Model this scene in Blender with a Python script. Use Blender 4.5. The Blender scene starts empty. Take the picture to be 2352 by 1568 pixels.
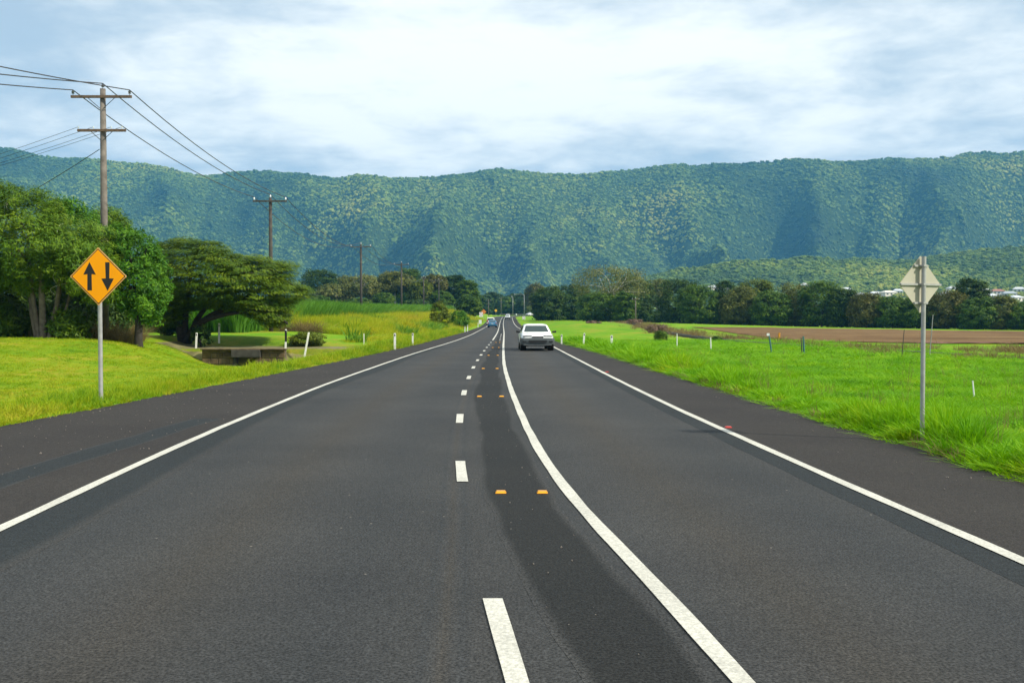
import bpy, math, random
import numpy as np
from mathutils import Vector, Matrix

# ------------------------------------------------------------------ camera, sky, sun, exposure
SC = bpy.context.scene
COL = SC.collection
FPX, CX, CY, HOR, CAMH = 2248.0, 1176.0, 784.0, 730.0, 1.75     # measured on a 2352 x 1568 copy of the photo
PITCH = math.atan((CY - HOR) / FPX)
cam_data = bpy.data.cameras.new('camera')
cam = bpy.data.objects.new('camera', cam_data); COL.objects.link(cam)
cam.location = (0, 0, CAMH)
cam.rotation_euler = (math.pi / 2 - PITCH, 0, 0)
cam_data.sensor_width = 36.0
cam_data.lens = 36.0 * FPX / 2352.0
cam_data.clip_start = 0.1
cam_data.clip_end = 20000
SC.camera = cam

SUN_AZ, SUN_EL = math.radians(112), math.radians(37)
world = bpy.data.worlds.new('World'); SC.world = world; world.use_nodes = True
def build_sky():
    nt = world.node_tree; n = nt.nodes; l = nt.links; n.clear()
    out = n.new('ShaderNodeOutputWorld'); bg = n.new('ShaderNodeBackground'); bg.inputs['Strength'].default_value = 0.10
    sky = n.new('ShaderNodeTexSky'); sky.sky_type = 'NISHITA'; sky.sun_disc = False
    sky.sun_elevation = SUN_EL; sky.sun_rotation = SUN_AZ; sky.dust_density = 1.5; sky.air_density = 1.0
    tc = n.new('ShaderNodeTexCoord'); sep = n.new('ShaderNodeSeparateXYZ'); l.new(tc.outputs['Generated'], sep.inputs[0])
    def M(op, a, b=None, c=None):
        m = n.new('ShaderNodeMath'); m.operation = op
        for i, v in enumerate((a, b, c)):
            if v is None: continue
            if isinstance(v, (int, float)): m.inputs[i].default_value = v
            else: l.new(v, m.inputs[i])
        return m.outputs[0]
    zz = M('ADD', M('MAXIMUM', sep.outputs['Z'], 0.0), 0.16)
    px, py = M('DIVIDE', sep.outputs['X'], zz), M('DIVIDE', sep.outputs['Y'], zz)
    comb = n.new('ShaderNodeCombineXYZ'); l.new(px, comb.inputs[0]); l.new(py, comb.inputs[1])
    def noise(scale, detail, off, rough=0.55, dist=0.0, rot=0.0, sx=1.0, sy=1.0):
        mp = n.new('ShaderNodeMapping'); mp.inputs['Location'].default_value = off
        mp.inputs['Rotation'].default_value = (0, 0, rot); mp.inputs['Scale'].default_value = (sx, sy, 1)
        l.new(comb.outputs[0], mp.inputs['Vector'])
        t = n.new('ShaderNodeTexNoise'); t.inputs['Scale'].default_value = scale; t.inputs['Detail'].default_value = detail
        t.inputs['Roughness'].default_value = rough; t.inputs['Distortion'].default_value = dist
        l.new(mp.outputs[0], t.inputs['Vector']); return t.outputs['Fac']
    def ramp(fac, a, b):
        r = n.new('ShaderNodeMapRange'); r.interpolation_type = 'SMOOTHSTEP'
        l.new(fac, r.inputs[0]); r.inputs[1].default_value = a; r.inputs[2].default_value = b; return r.outputs[0]
    big = noise(0.55, 3, (0.2, 1.7, 0.0), 0.5, 0.3, 0.35, 0.8, 0.75)
    mid = noise(1.5, 6, (3.3, 0.2, 1.0), 0.55, 0.25, 0.3, 0.75, 1.0)
    fine = noise(5.0, 6, (1.2, 5.5, 2.0), 0.6, 0.3)
    mixv = M('ADD', M('ADD', M('MULTIPLY', big, 0.45), M('MULTIPLY', mid, 0.40)), M('MULTIPLY', fine, 0.15))
    bright = ramp(mixv, 0.425, 0.585)             # thin bright cloud versus grey-blue cloud base
    cover = ramp(mid, 0.26, 0.50)               # small breaks with sky showing
    cloud = n.new('ShaderNodeMix'); cloud.data_type = 'RGBA'
    l.new(bright, cloud.inputs[0]); cloud.inputs[6].default_value = (4.9, 6.1, 7.1, 1); cloud.inputs[7].default_value = (10.9, 11.1, 10.6, 1)
    mx = n.new('ShaderNodeMix'); mx.data_type = 'RGBA'
    l.new(M('ADD', M('MULTIPLY', cover, 0.18), 0.80), mx.inputs[0]); l.new(sky.outputs[0], mx.inputs[6]); l.new(cloud.outputs[2], mx.inputs[7])
    l.new(mx.outputs[2], bg.inputs['Color']); l.new(bg.outputs[0], out.inputs['Surface'])
build_sky()
sun_data = bpy.data.lights.new('sun', 'SUN'); sun_data.energy = 5.0; sun_data.angle = math.radians(2.2); sun_data.color = (1.0, 0.93, 0.78)
sun = bpy.data.objects.new('sun', sun_data); COL.objects.link(sun)
TO_SUN = Vector((math.sin(SUN_AZ) * math.cos(SUN_EL), math.cos(SUN_AZ) * math.cos(SUN_EL), math.sin(SUN_EL)))
sun.rotation_euler = TO_SUN.to_track_quat('Z', 'Y').to_euler()
SC.view_settings.view_transform = 'Standard'; SC.view_settings.look = 'None'
SC.view_settings.gamma = 1.0; SC.view_settings.use_curve_mapping = False
SC.view_settings.exposure = 0.22
SC.render.engine = 'CYCLES'
SC.cycles.use_denoising = True
SC.cycles.max_bounces = 6; SC.cycles.transparent_max_bounces = 8; SC.cycles.volume_bounces = 0
SC.cycles.use_adaptive_sampling = False
SC.cycles.sample_clamp_indirect = 6.0

RNG = np.random.default_rng(7)
random.seed(7)

# ------------------------------------------------------------------ helpers
def ray(x, y):
    u, v = (x - CX) / FPX, (CY - y) / FPX
    return np.array([u, math.cos(PITCH) + v * math.sin(PITCH), v * math.cos(PITCH) - math.sin(PITCH)])
def at(x, y, Y):
    d = ray(x, y); t = Y / d[1]
    return np.array([d[0] * t, Y, CAMH + d[2] * t])

def tag(o, label, cat, group=None):
    o['label'] = label; o['category'] = cat
    if group: o['group'] = group
    return o
def kind(o, k): o['kind'] = k; return o
def empty(name, loc=(0, 0, 0), rz=0.0, label=None, cat=None, group=None):
    o = bpy.data.objects.new(name, None); COL.objects.link(o); o.empty_display_size = 0.3
    o.location = [float(c) for c in loc]; o.rotation_euler = (0, 0, rz)
    if label: tag(o, label, cat, group)
    return o

class MB:
    def __init__(s): s.v = []; s.f = []
    def add(s, vs, fs):
        b = len(s.v); s.v.extend([tuple(map(float, p)) for p in vs]); s.f.extend([tuple(b + i for i in f) for f in fs]); return s
    def box(s, c, d, rz=0.0, taper=1.0, ry=0.0):
        x, y, z = d[0] / 2, d[1] / 2, d[2] / 2
        vs = []
        for k in (-1, 1):
            t = taper if k > 0 else 1.0
            for i, j in ((-1, -1), (1, -1), (1, 1), (-1, 1)): vs.append((i * x * t, j * y * t, k * z))
        R = Matrix.Rotation(rz, 3, 'Z') @ Matrix.Rotation(ry, 3, 'Y')
        vs = [R @ Vector(p) + Vector(c) for p in vs]
        return s.add(vs, [(3, 2, 1, 0), (4, 5, 6, 7), (0, 1, 5, 4), (1, 2, 6, 5), (2, 3, 7, 6), (3, 0, 4, 7)])
    def tube(s, path, radii, n=8, caps=True):
        path = [Vector(p) for p in path]; m = len(path)
        if isinstance(radii, (int, float)): radii = [radii] * m
        vs, fs = [], []
        up = None
        for i, p in enumerate(path):
            d = (path[min(i + 1, m - 1)] - path[max(i - 1, 0)])
            if d.length < 1e-9: d = Vector((0, 0, 1))
            d.normalize()
            if up is None: up = Vector((1, 0, 0)) if abs(d.x) < 0.8 else Vector((0, 1, 0))
            a = (up - d * up.dot(d)); 
            if a.length < 1e-4: a = Vector((0, 1, 0)) - d * d.y
            a.normalize(); b = d.cross(a); up = a
            for k in range(n):
                t = 2 * math.pi * k / n
                vs.append(p + (a * math.cos(t) + b * math.sin(t)) * radii[i])
        for i in range(m - 1):
            for k in range(n):
                k2 = (k + 1) % n
                fs.append((i * n + k, i * n + k2, (i + 1) * n + k2, (i + 1) * n + k))
        if caps: fs.append(tuple(range(n - 1, -1, -1))); fs.append(tuple((m - 1) * n + k for k in range(n)))
        return s.add(vs, fs)
    def prism(s, poly, y0, y1):            # polygon in x,z pushed along y (counter-clockwise seen from -y)
        n = len(poly)
        vs = [(p[0], y0, p[1]) for p in poly] + [(p[0], y1, p[1]) for p in poly]
        fs = [tuple(range(n)), tuple(range(2 * n - 1, n - 1, -1))]
        fs += [(i, n + i, n + (i + 1) % n, (i + 1) % n) for i in range(n)]
        return s.add(vs, fs)
    def loft(s, rings, closed=True, caps=True):
        n = len(rings[0]); vs = [p for r in rings for p in r]; fs = []
        for i in range(len(rings) - 1):
            for k in range(n if closed else n - 1):
                k2 = (k + 1) % n
                fs.append((i * n + k, i * n + k2, (i + 1) * n + k2, (i + 1) * n + k))
        if caps: fs.append(tuple(range(n - 1, -1, -1))); fs.append(tuple((len(rings) - 1) * n + k for k in range(n)))
        return s.add(vs, fs)
    def build(s, name, mat, parent=None, smooth=False, bevel=0.0, loc=None):
        me = bpy.data.meshes.new(name); me.from_pydata(s.v, [], s.f); me.update()
        return link(name, me, mat, parent, smooth, bevel, loc)
def link(name, me, mat, parent=None, smooth=False, bevel=0.0, loc=None):
    o = bpy.data.objects.new(name, me); COL.objects.link(o)
    if mat is not None and not me.materials: me.materials.append(mat)
    if parent is not None: o.parent = parent
    if loc is not None: o.location = [float(c) for c in loc]
    if smooth: me.polygons.foreach_set('use_smooth', [True] * len(me.polygons))
    if bevel:
        m = o.modifiers.new('bevel', 'BEVEL'); m.width = bevel; m.segments = 2; m.limit_method = 'ANGLE'
    return o
def np_mesh(name, verts, quads, attrs=None, tris=False):
    me = bpy.data.meshes.new(name); k = 3 if tris else 4
    nv, nf = len(verts), len(quads)
    me.vertices.add(nv); me.vertices.foreach_set('co', np.asarray(verts, np.float32).ravel())
    me.loops.add(nf * k); me.loops.foreach_set('vertex_index', np.asarray(quads, np.int32).ravel())
    me.polygons.add(nf); me.polygons.foreach_set('loop_start', np.arange(0, nf * k, k, dtype=np.int32))
    me.update(calc_edges=True)
    for nm, dom, arr in (attrs or []):
        a = me.attributes.new(nm, 'FLOAT', dom); a.data.foreach_set('value', np.asarray(arr, np.float32).ravel())
    return me
def copy_tree(o, parent=None):
    c = o.copy(); COL.objects.link(c); c.parent = parent
    for ch in list(o.children): copy_tree(ch, c)
    return c

# ---- value noise in numpy
def vnoise(x, y, seed=0):
    xi, yi = np.floor(x).astype(np.int64), np.floor(y).astype(np.int64)
    fx, fy = x - xi, y - yi
    fx, fy = fx * fx * (3 - 2 * fx), fy * fy * (3 - 2 * fy)
    def h(a, b):
        k = (a * 374761393 + b * 668265263 + seed * 144665) & 0xffffffff
        k = ((k ^ (k >> 13)) * 1274126177) & 0xffffffff
        return ((k ^ (k >> 16)) & 0xffff) / 65535.0
    return (h(xi, yi) * (1 - fx) + h(xi + 1, yi) * fx) * (1 - fy) + (h(xi, yi + 1) * (1 - fx) + h(xi + 1, yi + 1) * fx) * fy
def fbm(x, y, o=4, seed=0):
    s = 0; a = 0.5
    for i in range(o): s = s + a * vnoise(x * 2 ** i, y * 2 ** i, seed + i * 17); a *= 0.5
    return s
def sm(t): t = np.clip(t, 0, 1); return t * t * (3 - 2 * t)

# ------------------------------------------------------------------ materials
def new_mat(name):
    m = bpy.data.materials.new(name); m.use_nodes = True
    nt = m.node_tree; b = nt.nodes['Principled BSDF']; return m, nt, b
def rgba(c): return (c[0], c[1], c[2], 1.0)
def plain(name, c, rough=0.6, metal=0.0, var=0.12, scale=6.0, spec=0.4, coat=0.0, bump=0.0):
    m, nt, b = new_mat(name); n, l = nt.nodes, nt.links
    t = n.new('ShaderNodeTexNoise'); t.inputs['Scale'].default_value = scale; t.inputs['Detail'].default_value = 5
    tc = n.new('ShaderNodeTexCoord'); l.new(tc.outputs['Object'], t.inputs['Vector'])
    r = n.new('ShaderNodeValToRGB'); r.color_ramp.elements[0].position = 0.3; r.color_ramp.elements[1].position = 0.7
    r.color_ramp.elements[0].color = rgba([k * (1 - var) for k in c]); r.color_ramp.elements[1].color = rgba([min(1, k * (1 + var)) for k in c])
    l.new(t.outputs['Fac'], r.inputs[0]); l.new(r.outputs[0], b.inputs['Base Color'])
    b.inputs['Roughness'].default_value = rough; b.inputs['Metallic'].default_value = metal
    b.inputs['Specular IOR Level'].default_value = spec; b.inputs['Coat Weight'].default_value = coat
    if bump:
        bp = n.new('ShaderNodeBump'); bp.inputs['Strength'].default_value = bump; bp.inputs['Distance'].default_value = 0.02
        l.new(t.outputs['Fac'], bp.inputs['Height']); l.new(bp.outputs[0], b.inputs['Normal'])
    return m
def ramp_node(nt, cols):
    r = nt.nodes.new('ShaderNodeValToRGB'); e = r.color_ramp.elements
    while len(e) < len(cols): e.new(0.5)
    for i, (p, c) in enumerate(cols): e[i].position = p; e[i].color = rgba(c)
    return r
def leaf_mat(name, cols, trans=0.3, rough=0.55, attr='v'):
    m, nt, b = new_mat(name); n, l = nt.nodes, nt.links
    a = n.new('ShaderNodeAttribute'); a.attribute_name = attr
    r = ramp_node(nt, cols); l.new(a.outputs['Fac'], r.inputs[0])
    l.new(r.outputs[0], b.inputs['Base Color']); b.inputs['Roughness'].default_value = rough
    b.inputs['Specular IOR Level'].default_value = 0.25
    tr = n.new('ShaderNodeBsdfTranslucent'); l.new(r.outputs[0], tr.inputs['Color'])
    mx = n.new('ShaderNodeMixShader'); mx.inputs[0].default_value = trans
    l.new(b.outputs[0], mx.inputs[1]); l.new(tr.outputs[0], mx.inputs[2]); l.new(mx.outputs[0], n['Material Output'].inputs['Surface'])
    return m
def grass_mat(name, cols, patch=0.12, trans=0.35, rw=0.45, pw=1.5):
    """blade colour by patches of the plant's place and by plant"""
    m, nt, b = new_mat(name); n, l = nt.nodes, nt.links
    oi = n.new('ShaderNodeObjectInfo')
    t = n.new('ShaderNodeTexNoise'); t.inputs['Scale'].default_value = patch; t.inputs['Detail'].default_value = 3
    l.new(oi.outputs['Location'], t.inputs['Vector'])
    mm = n.new('ShaderNodeMath'); mm.operation = 'MULTIPLY_ADD'; l.new(oi.outputs['Random'], mm.inputs[0]); mm.inputs[1].default_value = rw
    ms = n.new('ShaderNodeMath'); ms.operation = 'MULTIPLY_ADD'; l.new(t.outputs['Fac'], ms.inputs[0]); ms.inputs[1].default_value = pw; ms.inputs[2].default_value = 0.5 - rw / 2 - pw / 2
    l.new(ms.outputs[0], mm.inputs[2])
    r = ramp_node(nt, cols); l.new(mm.outputs[0], r.inputs[0])
    l.new(r.outputs[0], b.inputs['Base Color']); b.inputs['Roughness'].default_value = 0.6; b.inputs['Specular IOR Level'].default_value = 0.2
    tr = n.new('ShaderNodeBsdfTranslucent'); l.new(r.outputs[0], tr.inputs['Color'])
    mx = n.new('ShaderNodeMixShader'); mx.inputs[0].default_value = trans
    l.new(b.outputs[0], mx.inputs[1]); l.new(tr.outputs[0], mx.inputs[2]); l.new(mx.outputs[0], n['Material Output'].inputs['Surface'])
    return m
def asphalt_mat(name, c, c2, speck=0.5, rough=0.85, lanes=False, soft=None):
    m, nt, b = new_mat(name); n, l = nt.nodes, nt.links
    tc = n.new('ShaderNodeTexCoord')
    def noise(s, d, rough_=0.6):
        t = n.new('ShaderNodeTexNoise'); t.inputs['Scale'].default_value = s; t.inputs['Detail'].default_value = d; t.inputs['Roughness'].default_value = rough_
        l.new(tc.outputs['Object'], t.inputs['Vector']); return t
    large = noise(0.35, 5); fine = noise(55, 3, 0.7); sp = noise(14, 3, 0.7)
    r = ramp_node(nt, [(0.32, c), (0.68, c2)]); l.new(large.outputs['Fac'], r.inputs[0])
    base_col = r.outputs[0]
    if soft:        # the seal's ragged edge wears off into the older surface beside it
        sa = n.new('ShaderNodeAttribute'); sa.attribute_name = 'lane'
        tri = n.new('ShaderNodeMath'); tri.operation = 'PINGPONG'; l.new(sa.outputs['Fac'], tri.inputs[0]); tri.inputs[1].default_value = 0.5
        wob = n.new('ShaderNodeMath'); wob.operation = 'MULTIPLY_ADD'; l.new(sp.outputs['Fac'], wob.inputs[0]); wob.inputs[1].default_value = 0.10; l.new(tri.outputs[0], wob.inputs[2])
        ed = n.new('ShaderNodeMapRange'); ed.interpolation_type = 'SMOOTHSTEP'; l.new(wob.outputs[0], ed.inputs[0]); ed.inputs[1].default_value = 0.05; ed.inputs[2].default_value = 0.20
        ro = ramp_node(nt, [(0.32, soft[0]), (0.68, soft[1])]); l.new(large.outputs['Fac'], ro.inputs[0])
        sm_ = n.new('ShaderNodeMix'); sm_.data_type = 'RGBA'; l.new(ed.outputs[0], sm_.inputs[0]); l.new(ro.outputs[0], sm_.inputs[6]); l.new(r.outputs[0], sm_.inputs[7]); base_col = sm_.outputs[2]
    # aggregate grain
    g = n.new('ShaderNodeMapRange'); l.new(fine.outputs['Fac'], g.inputs[0]); g.inputs[1].default_value = 0.38; g.inputs[2].default_value = 0.62
    g.inputs[3].default_value = 1 - speck; g.inputs[4].default_value = 1 + speck
    mu = n.new('ShaderNodeMix'); mu.data_type = 'RGBA'; mu.blend_type = 'MULTIPLY'; mu.inputs[0].default_value = 1.0
    l.new(base_col, mu.inputs[6]); l.new(g.outputs[0], mu.inputs[7])
    g2 = n.new('ShaderNodeMapRange'); l.new(sp.outputs['Fac'], g2.inputs[0]); g2.inputs[1].default_value = 0.36; g2.inputs[2].default_value = 0.64; g2.inputs[3].default_value = 0.80; g2.inputs[4].default_value = 1.18
    mu2 = n.new('ShaderNodeMix'); mu2.data_type = 'RGBA'; mu2.blend_type = 'MULTIPLY'; mu2.inputs[0].default_value = 1.0
    l.new(mu.outputs[2], mu2.inputs[6]); l.new(g2.outputs[0], mu2.inputs[7]); last = mu2.outputs[2]
    if lanes:       # polished wheel paths and the oil streak between them, across the lane
        at_ = n.new('ShaderNodeAttribute'); at_.attribute_name = 'lane'
        lr = ramp_node(nt, [(0.0, (1, 1, 1)), (0.22, (0.86, 0.90, 0.94)), (0.36, (1.04, 1.04, 1.04)), (0.5, (1.10, 1.02, 0.92)), (0.64, (1.04, 1.04, 1.04)), (0.78, (0.86, 0.90, 0.94)), (1.0, (1, 1, 1))])
        l.new(at_.outputs['Fac'], lr.inputs[0])
        m2 = n.new('ShaderNodeMix'); m2.data_type = 'RGBA'; m2.blend_type = 'MULTIPLY'; m2.inputs[0].default_value = 1.0
        l.new(last, m2.inputs[6]); l.new(lr.outputs[0], m2.inputs[7]); last = m2.outputs[2]
    # pale stones and grit
    w = n.new('ShaderNodeTexVoronoi'); w.inputs['Scale'].default_value = 5.0; l.new(tc.outputs['Object'], w.inputs['Vector'])
    ws = n.new('ShaderNodeMapRange'); l.new(w.outputs['Distance'], ws.inputs[0]); ws.inputs[1].default_value = 0.04; ws.inputs[2].default_value = 0.06
    ws.inputs[3].default_value = 1; ws.inputs[4].default_value = 0
    sel = n.new('ShaderNodeSeparateColor'); l.new(w.outputs['Color'], sel.inputs[0])
    gt = n.new('ShaderNodeMath'); gt.operation = 'GREATER_THAN'; l.new(sel.outputs[0], gt.inputs[0]); gt.inputs[1].default_value = 0.86
    gm = n.new('ShaderNodeMath'); gm.operation = 'MULTIPLY'; l.new(gt.outputs[0], gm.inputs[0]); l.new(ws.outputs[0], gm.inputs[1])
    m3 = n.new('ShaderNodeMix'); m3.data_type = 'RGBA'; l.new(gm.outputs[0], m3.inputs[0]); l.new(last, m3.inputs[6]); m3.inputs[7].default_value = (0.22, 0.2, 0.17, 1)
    l.new(m3.outputs[2], b.inputs['Base Color'])
    b.inputs['Roughness'].default_value = rough; b.inputs['Specular IOR Level'].default_value = 0.22
    bp = n.new('ShaderNodeBump'); bp.inputs['Strength'].default_value = 0.5; bp.inputs['Distance'].default_value = 0.012
    l.new(fine.outputs['Fac'], bp.inputs['Height']); l.new(bp.outputs[0], b.inputs['Normal'])
    return m
def paint_mat(name, c, wear=0.54):
    m, nt, b = new_mat(name); n, l = nt.nodes, nt.links
    tc = n.new('ShaderNodeTexCoord'); t = n.new('ShaderNodeTexNoise'); t.inputs['Scale'].default_value = 45; t.inputs['Detail'].default_value = 4; t.inputs['Roughness'].default_value = 0.75
    t2 = n.new('ShaderNodeTexNoise'); t2.inputs['Scale'].default_value = 0.9; t2.inputs['Detail'].default_value = 4
    l.new(tc.outputs['Object'], t.inputs['Vector']); l.new(tc.outputs['Object'], t2.inputs['Vector'])
    ad = n.new('ShaderNodeMath'); ad.operation = 'MULTIPLY_ADD'; l.new(t2.outputs['Fac'], ad.inputs[0]); ad.inputs[1].default_value = 0.35; l.new(t.outputs['Fac'], ad.inputs[2])
    r = ramp_node(nt, [(wear, c), (wear + 0.1, [k * 0.82 for k in c]), (wear + 0.30, [k * 0.55 for k in c])]); l.new(ad.outputs[0], r.inputs[0])
    l.new(r.outputs[0], b.inputs['Base Color']); b.inputs['Roughness'].default_value = 0.7
    return m

M = {}
M['asphalt'] = asphalt_mat('asphalt_lane', (0.0305, 0.0308, 0.031), (0.0455, 0.045, 0.0435), 0.6, 0.8, True)
M['shoulder'] = asphalt_mat('asphalt_shoulder', (0.026, 0.023, 0.022), (0.037, 0.033, 0.030), 0.45, 0.9)
M['seal'] = asphalt_mat('asphalt_dark_seal', (0.011, 0.012, 0.012), (0.017, 0.017, 0.016), 0.75, 0.8, False, ((0.0305, 0.0308, 0.031), (0.0455, 0.045, 0.0435)))
M['seam'] = asphalt_mat('asphalt_seam', (0.016, 0.020, 0.022), (0.022, 0.026, 0.028), 0.5, 0.85, False, ((0.0305, 0.0308, 0.031), (0.0455, 0.045, 0.0435)))
M['paint'] = paint_mat('road_paint_white', (0.66, 0.64, 0.56))
M['yellow_plastic'] = plain('marker_yellow', (0.62, 0.26, 0.010), 0.35, var=0.06)
M['white_plastic'] = plain('marker_white', (0.75, 0.74, 0.70), 0.4)
M['red_plastic'] = plain('marker_red', (0.40, 0.035, 0.025), 0.4)
M['white_post'] = plain('post_white_paint', (0.80, 0.79, 0.74), 0.6, var=0.08, scale=14)
M['black'] = plain('black_paint', (0.012, 0.012, 0.012), 0.45, var=0.1)
M['sign_orange'] = plain('sign_sheeting_orange', (0.95, 0.36, 0.004), 0.5, var=0.03, scale=2, spec=0.12)
M['sign_edge'] = plain('sign_edge_yellow', (0.75, 0.40, 0.10), 0.5, var=0.05)
M['sign_back'] = plain('sign_back_aluminium', (0.42, 0.40, 0.32), 0.55, metal=0.15, var=0.08, scale=3)
M['galv'] = plain('galvanised_steel', (0.36, 0.36, 0.35), 0.5, metal=0.35, var=0.14, scale=9)
M['white_sign'] = plain('sign_white', (0.75, 0.76, 0.78), 0.5, var=0.04)
M['timber'] = plain('pole_weathered_timber', (0.15, 0.13, 0.112), 0.85, var=0.35, scale=3.5, bump=0.4)
M['timber_dark'] = plain('pole_dark_timber', (0.058, 0.052, 0.046), 0.85, var=0.35, scale=3.5, bump=0.4)
M['arm'] = plain('crossarm_timber', (0.13, 0.085, 0.06), 0.85, var=0.3, scale=8)
M['insulator'] = plain('insulator_glaze', (0.045, 0.05, 0.055), 0.15, var=0.1)
M['insulator_pale'] = plain('insulator_pale_glaze', (0.62, 0.66, 0.68), 0.2, var=0.08)
M['wire'] = plain('conductor', (0.035, 0.035, 0.04), 0.5, var=0.1)
M['steel_dark'] = plain('dark_steel', (0.06, 0.058, 0.055), 0.6, metal=0.3)
M['concrete'] = plain('old_concrete', (0.13, 0.105, 0.07), 0.9, var=0.45, scale=2.6, bump=0.6)
M['concrete_dark'] = plain('dark_concrete', (0.055, 0.050, 0.045), 0.9, var=0.4, scale=3)  # darker concrete tone for the lintel, left jamb and barrel lining
M['stone'] = plain('culvert_stone', (0.12, 0.082, 0.045), 0.95, var=0.5, scale=3.2, bump=0.8)
M['bark'] = plain('bark_brown', (0.085, 0.065, 0.05), 0.95, var=0.4, scale=5, bump=0.8)
M['bark_grey'] = plain('bark_grey', (0.12, 0.10, 0.082), 0.95, var=0.45, scale=4, bump=0.8)
M['bark_pale'] = plain('bark_pale', (0.55, 0.51, 0.44), 0.9, var=0.3, scale=3, bump=0.4)
M['bark_dark'] = plain('bark_dark', (0.035, 0.030, 0.024), 0.95, var=0.35, scale=5, bump=0.8)
M['soil'] = plain('soil_bare', (0.17, 0.085, 0.045), 0.95, var=0.35, scale=0.8, bump=0.5)

# ------------------------------------------------------------------ road line layout (Y, X) in metres
def curve(pts):
    a = np.array(pts, float); xs = np.linspace(a[0, 0], a[-1, 0], 1400)
    ys = np.interp(xs, a[:, 0], a[:, 1])
    # smoothing that follows the spacing of the points
    out = ys.copy()
    for i, x in enumerate(xs):
        w = max(0.8, 0.16 * abs(x)); k = np.exp(-((xs - x) / w) ** 2) if i % 1 == 0 else 0
        out[i] = (k * ys).sum() / k.sum()
    return lambda q: np.interp(q, xs, out)
sL_ = curve([(-40, -9.4), (8, -8.7), (15.9, -8.3), (24.6, -7.75), (41, -6.95), (62, -6.35), (124, -5.9), (200, -6.4), (260, -7.2), (380, -8.0)])
LE_ = curve([(-40, -3.6), (4.7, -4.1), (8.1, -4.24), (10.1, -4.38), (14, -4.6), (18.6, -4.75), (26, -4.93), (47, -4.85), (74, -4.3), (101, -4.2), (207, -5.2), (260, -6.1), (380, -6.7)])
DL_ = curve([(-40, 2.6), (0, .5), (4.69, .02), (6.05, -.124), (10.4, -.54), (11.9, -.64), (16.9, -.92), (22.5, -1.12), (28.3, -1.27), (34.8, -1.38), (41, -1.44), (55.8, -1.5), (76, -1.5), (117, -1.72), (218, -2.8), (260, -3.25), (380, -3.85)])
SL_ = curve([(-40, 3.8), (0, 1.6), (4.69, 1.1), (6.77, .9), (8.35, .69), (10.75, .48), (13.75, .3), (23, -.01), (35.8, -.3), (60.5, -.54), (74, -.63), (117, -.94), (218, -1.94), (260, -2.35), (380, -2.95)])
RE_ = curve([(-40, 4.8), (0, 3.92), (7, 3.68), (10, 3.52), (13, 3.4), (18.6, 3.17), (28.7, 2.95), (62, 2.47), (171, 1.14), (218, .75), (260, .4), (380, -.1)])
sR_ = curve([(-40, 6.2), (8, 5.62), (10.5, 5.52), (15.4, 5.36), (20.5, 5.15), (37.4, 4.8), (51.4, 4.62), (60, 4.0), (71.5, 3.6), (120, 2.9), (171, 2.4), (218, 2.0), (260, 1.7), (380, 1.2)])
C_ = lambda q: 0.5 * (DL_(q) + SL_(q))
PATH = [(-3.4, 380), (-2.6, 410), (0.2, 438), (6, 462), (15, 480), (30, 492), (55, 498), (110, 500), (200, 500)]
def smooth_path(p, k=6):
    p = np.array(p, float); out = []
    for i in range(len(p) - 1):
        p0, p1, p2, p3 = p[max(i - 1, 0)], p[i], p[i + 1], p[min(i + 2, len(p) - 1)]
        for j in range(k):
            t = j / k
            out.append(0.5 * ((2 * p1) + (-p0 + p2) * t + (2 * p0 - 5 * p1 + 4 * p2 - p3) * t * t + (-p0 + 3 * p1 - 3 * p2 + p3) * t ** 3))
    out.append(p[-1]); return np.array(out)
FARP = smooth_path(PATH)
FT = np.gradient(FARP, axis=0); FT /= np.linalg.norm(FT, axis=1)[:, None]
FN = np.stack([FT[:, 1], -FT[:, 0]], 1)
def gprof(Y): return np.interp(Y, [-50, 190, 225, 260, 320, 400, 500, 700, 6000], [0, 0, .16, .5, 1.3, 2.2, 3.2, 3.8, 5.0])
def road_line(offabs, y0, y1, step=1.0):
    """points of a line given by its X(Y); past 380 m it keeps its offset along the bend"""
    ys = []; y = y0
    while y < min(y1, 380): ys.append(y); y += step * max(0.5, min(8, abs(y) / 40))
    ys.append(min(y1, 380.0)); ys = np.array(ys)
    pts = np.stack([offabs(ys), ys], 1)
    if y1 > 380:
        off = float(offabs(380.0) - C_(380.0)); pts = np.concatenate([pts, (FARP + FN * off)[1:]])
    return pts
def strip(name, fa, fb, y0, y1, dz, mat, parent=None, jitter=0.0, step=1.0, lane=None, ncross=1):
    A, B = road_line(fa, y0, y1, step), road_line(fb, y0, y1, step)
    if jitter:
        A = A.copy(); B = B.copy()
        A[:, 0] += (fbm(A[:, 1] * 0.9, A[:, 1] * 0 + 3.1, 4, 5) - 0.47) * jitter * 2
        B[:, 0] += (fbm(B[:, 1] * 0.9, B[:, 1] * 0 + 9.7, 4, 8) - 0.47) * jitter * 2
    n = len(A); cols = []
    for k in range(ncross + 1):
        t = k / ncross; p = A * (1 - t) + B * t
        cols.append(np.stack([p[:, 0], p[:, 1], gprof(p[:, 1]) + dz], 1))
    V = np.concatenate(cols); Q = []
    for k in range(ncross):
        i = np.arange(n - 1); Q.append(np.stack([k * n + i, (k + 1) * n + i, (k + 1) * n + i + 1, k * n + i + 1], 1))
    attrs = None
    if lane is not None: attrs = [('lane', 'POINT', np.concatenate([np.full(n, lane(k / ncross)) for k in range(ncross + 1)]))]
    me = np_mesh(name, V, np.concatenate(Q), attrs); return link(name, me, mat, parent)

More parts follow.
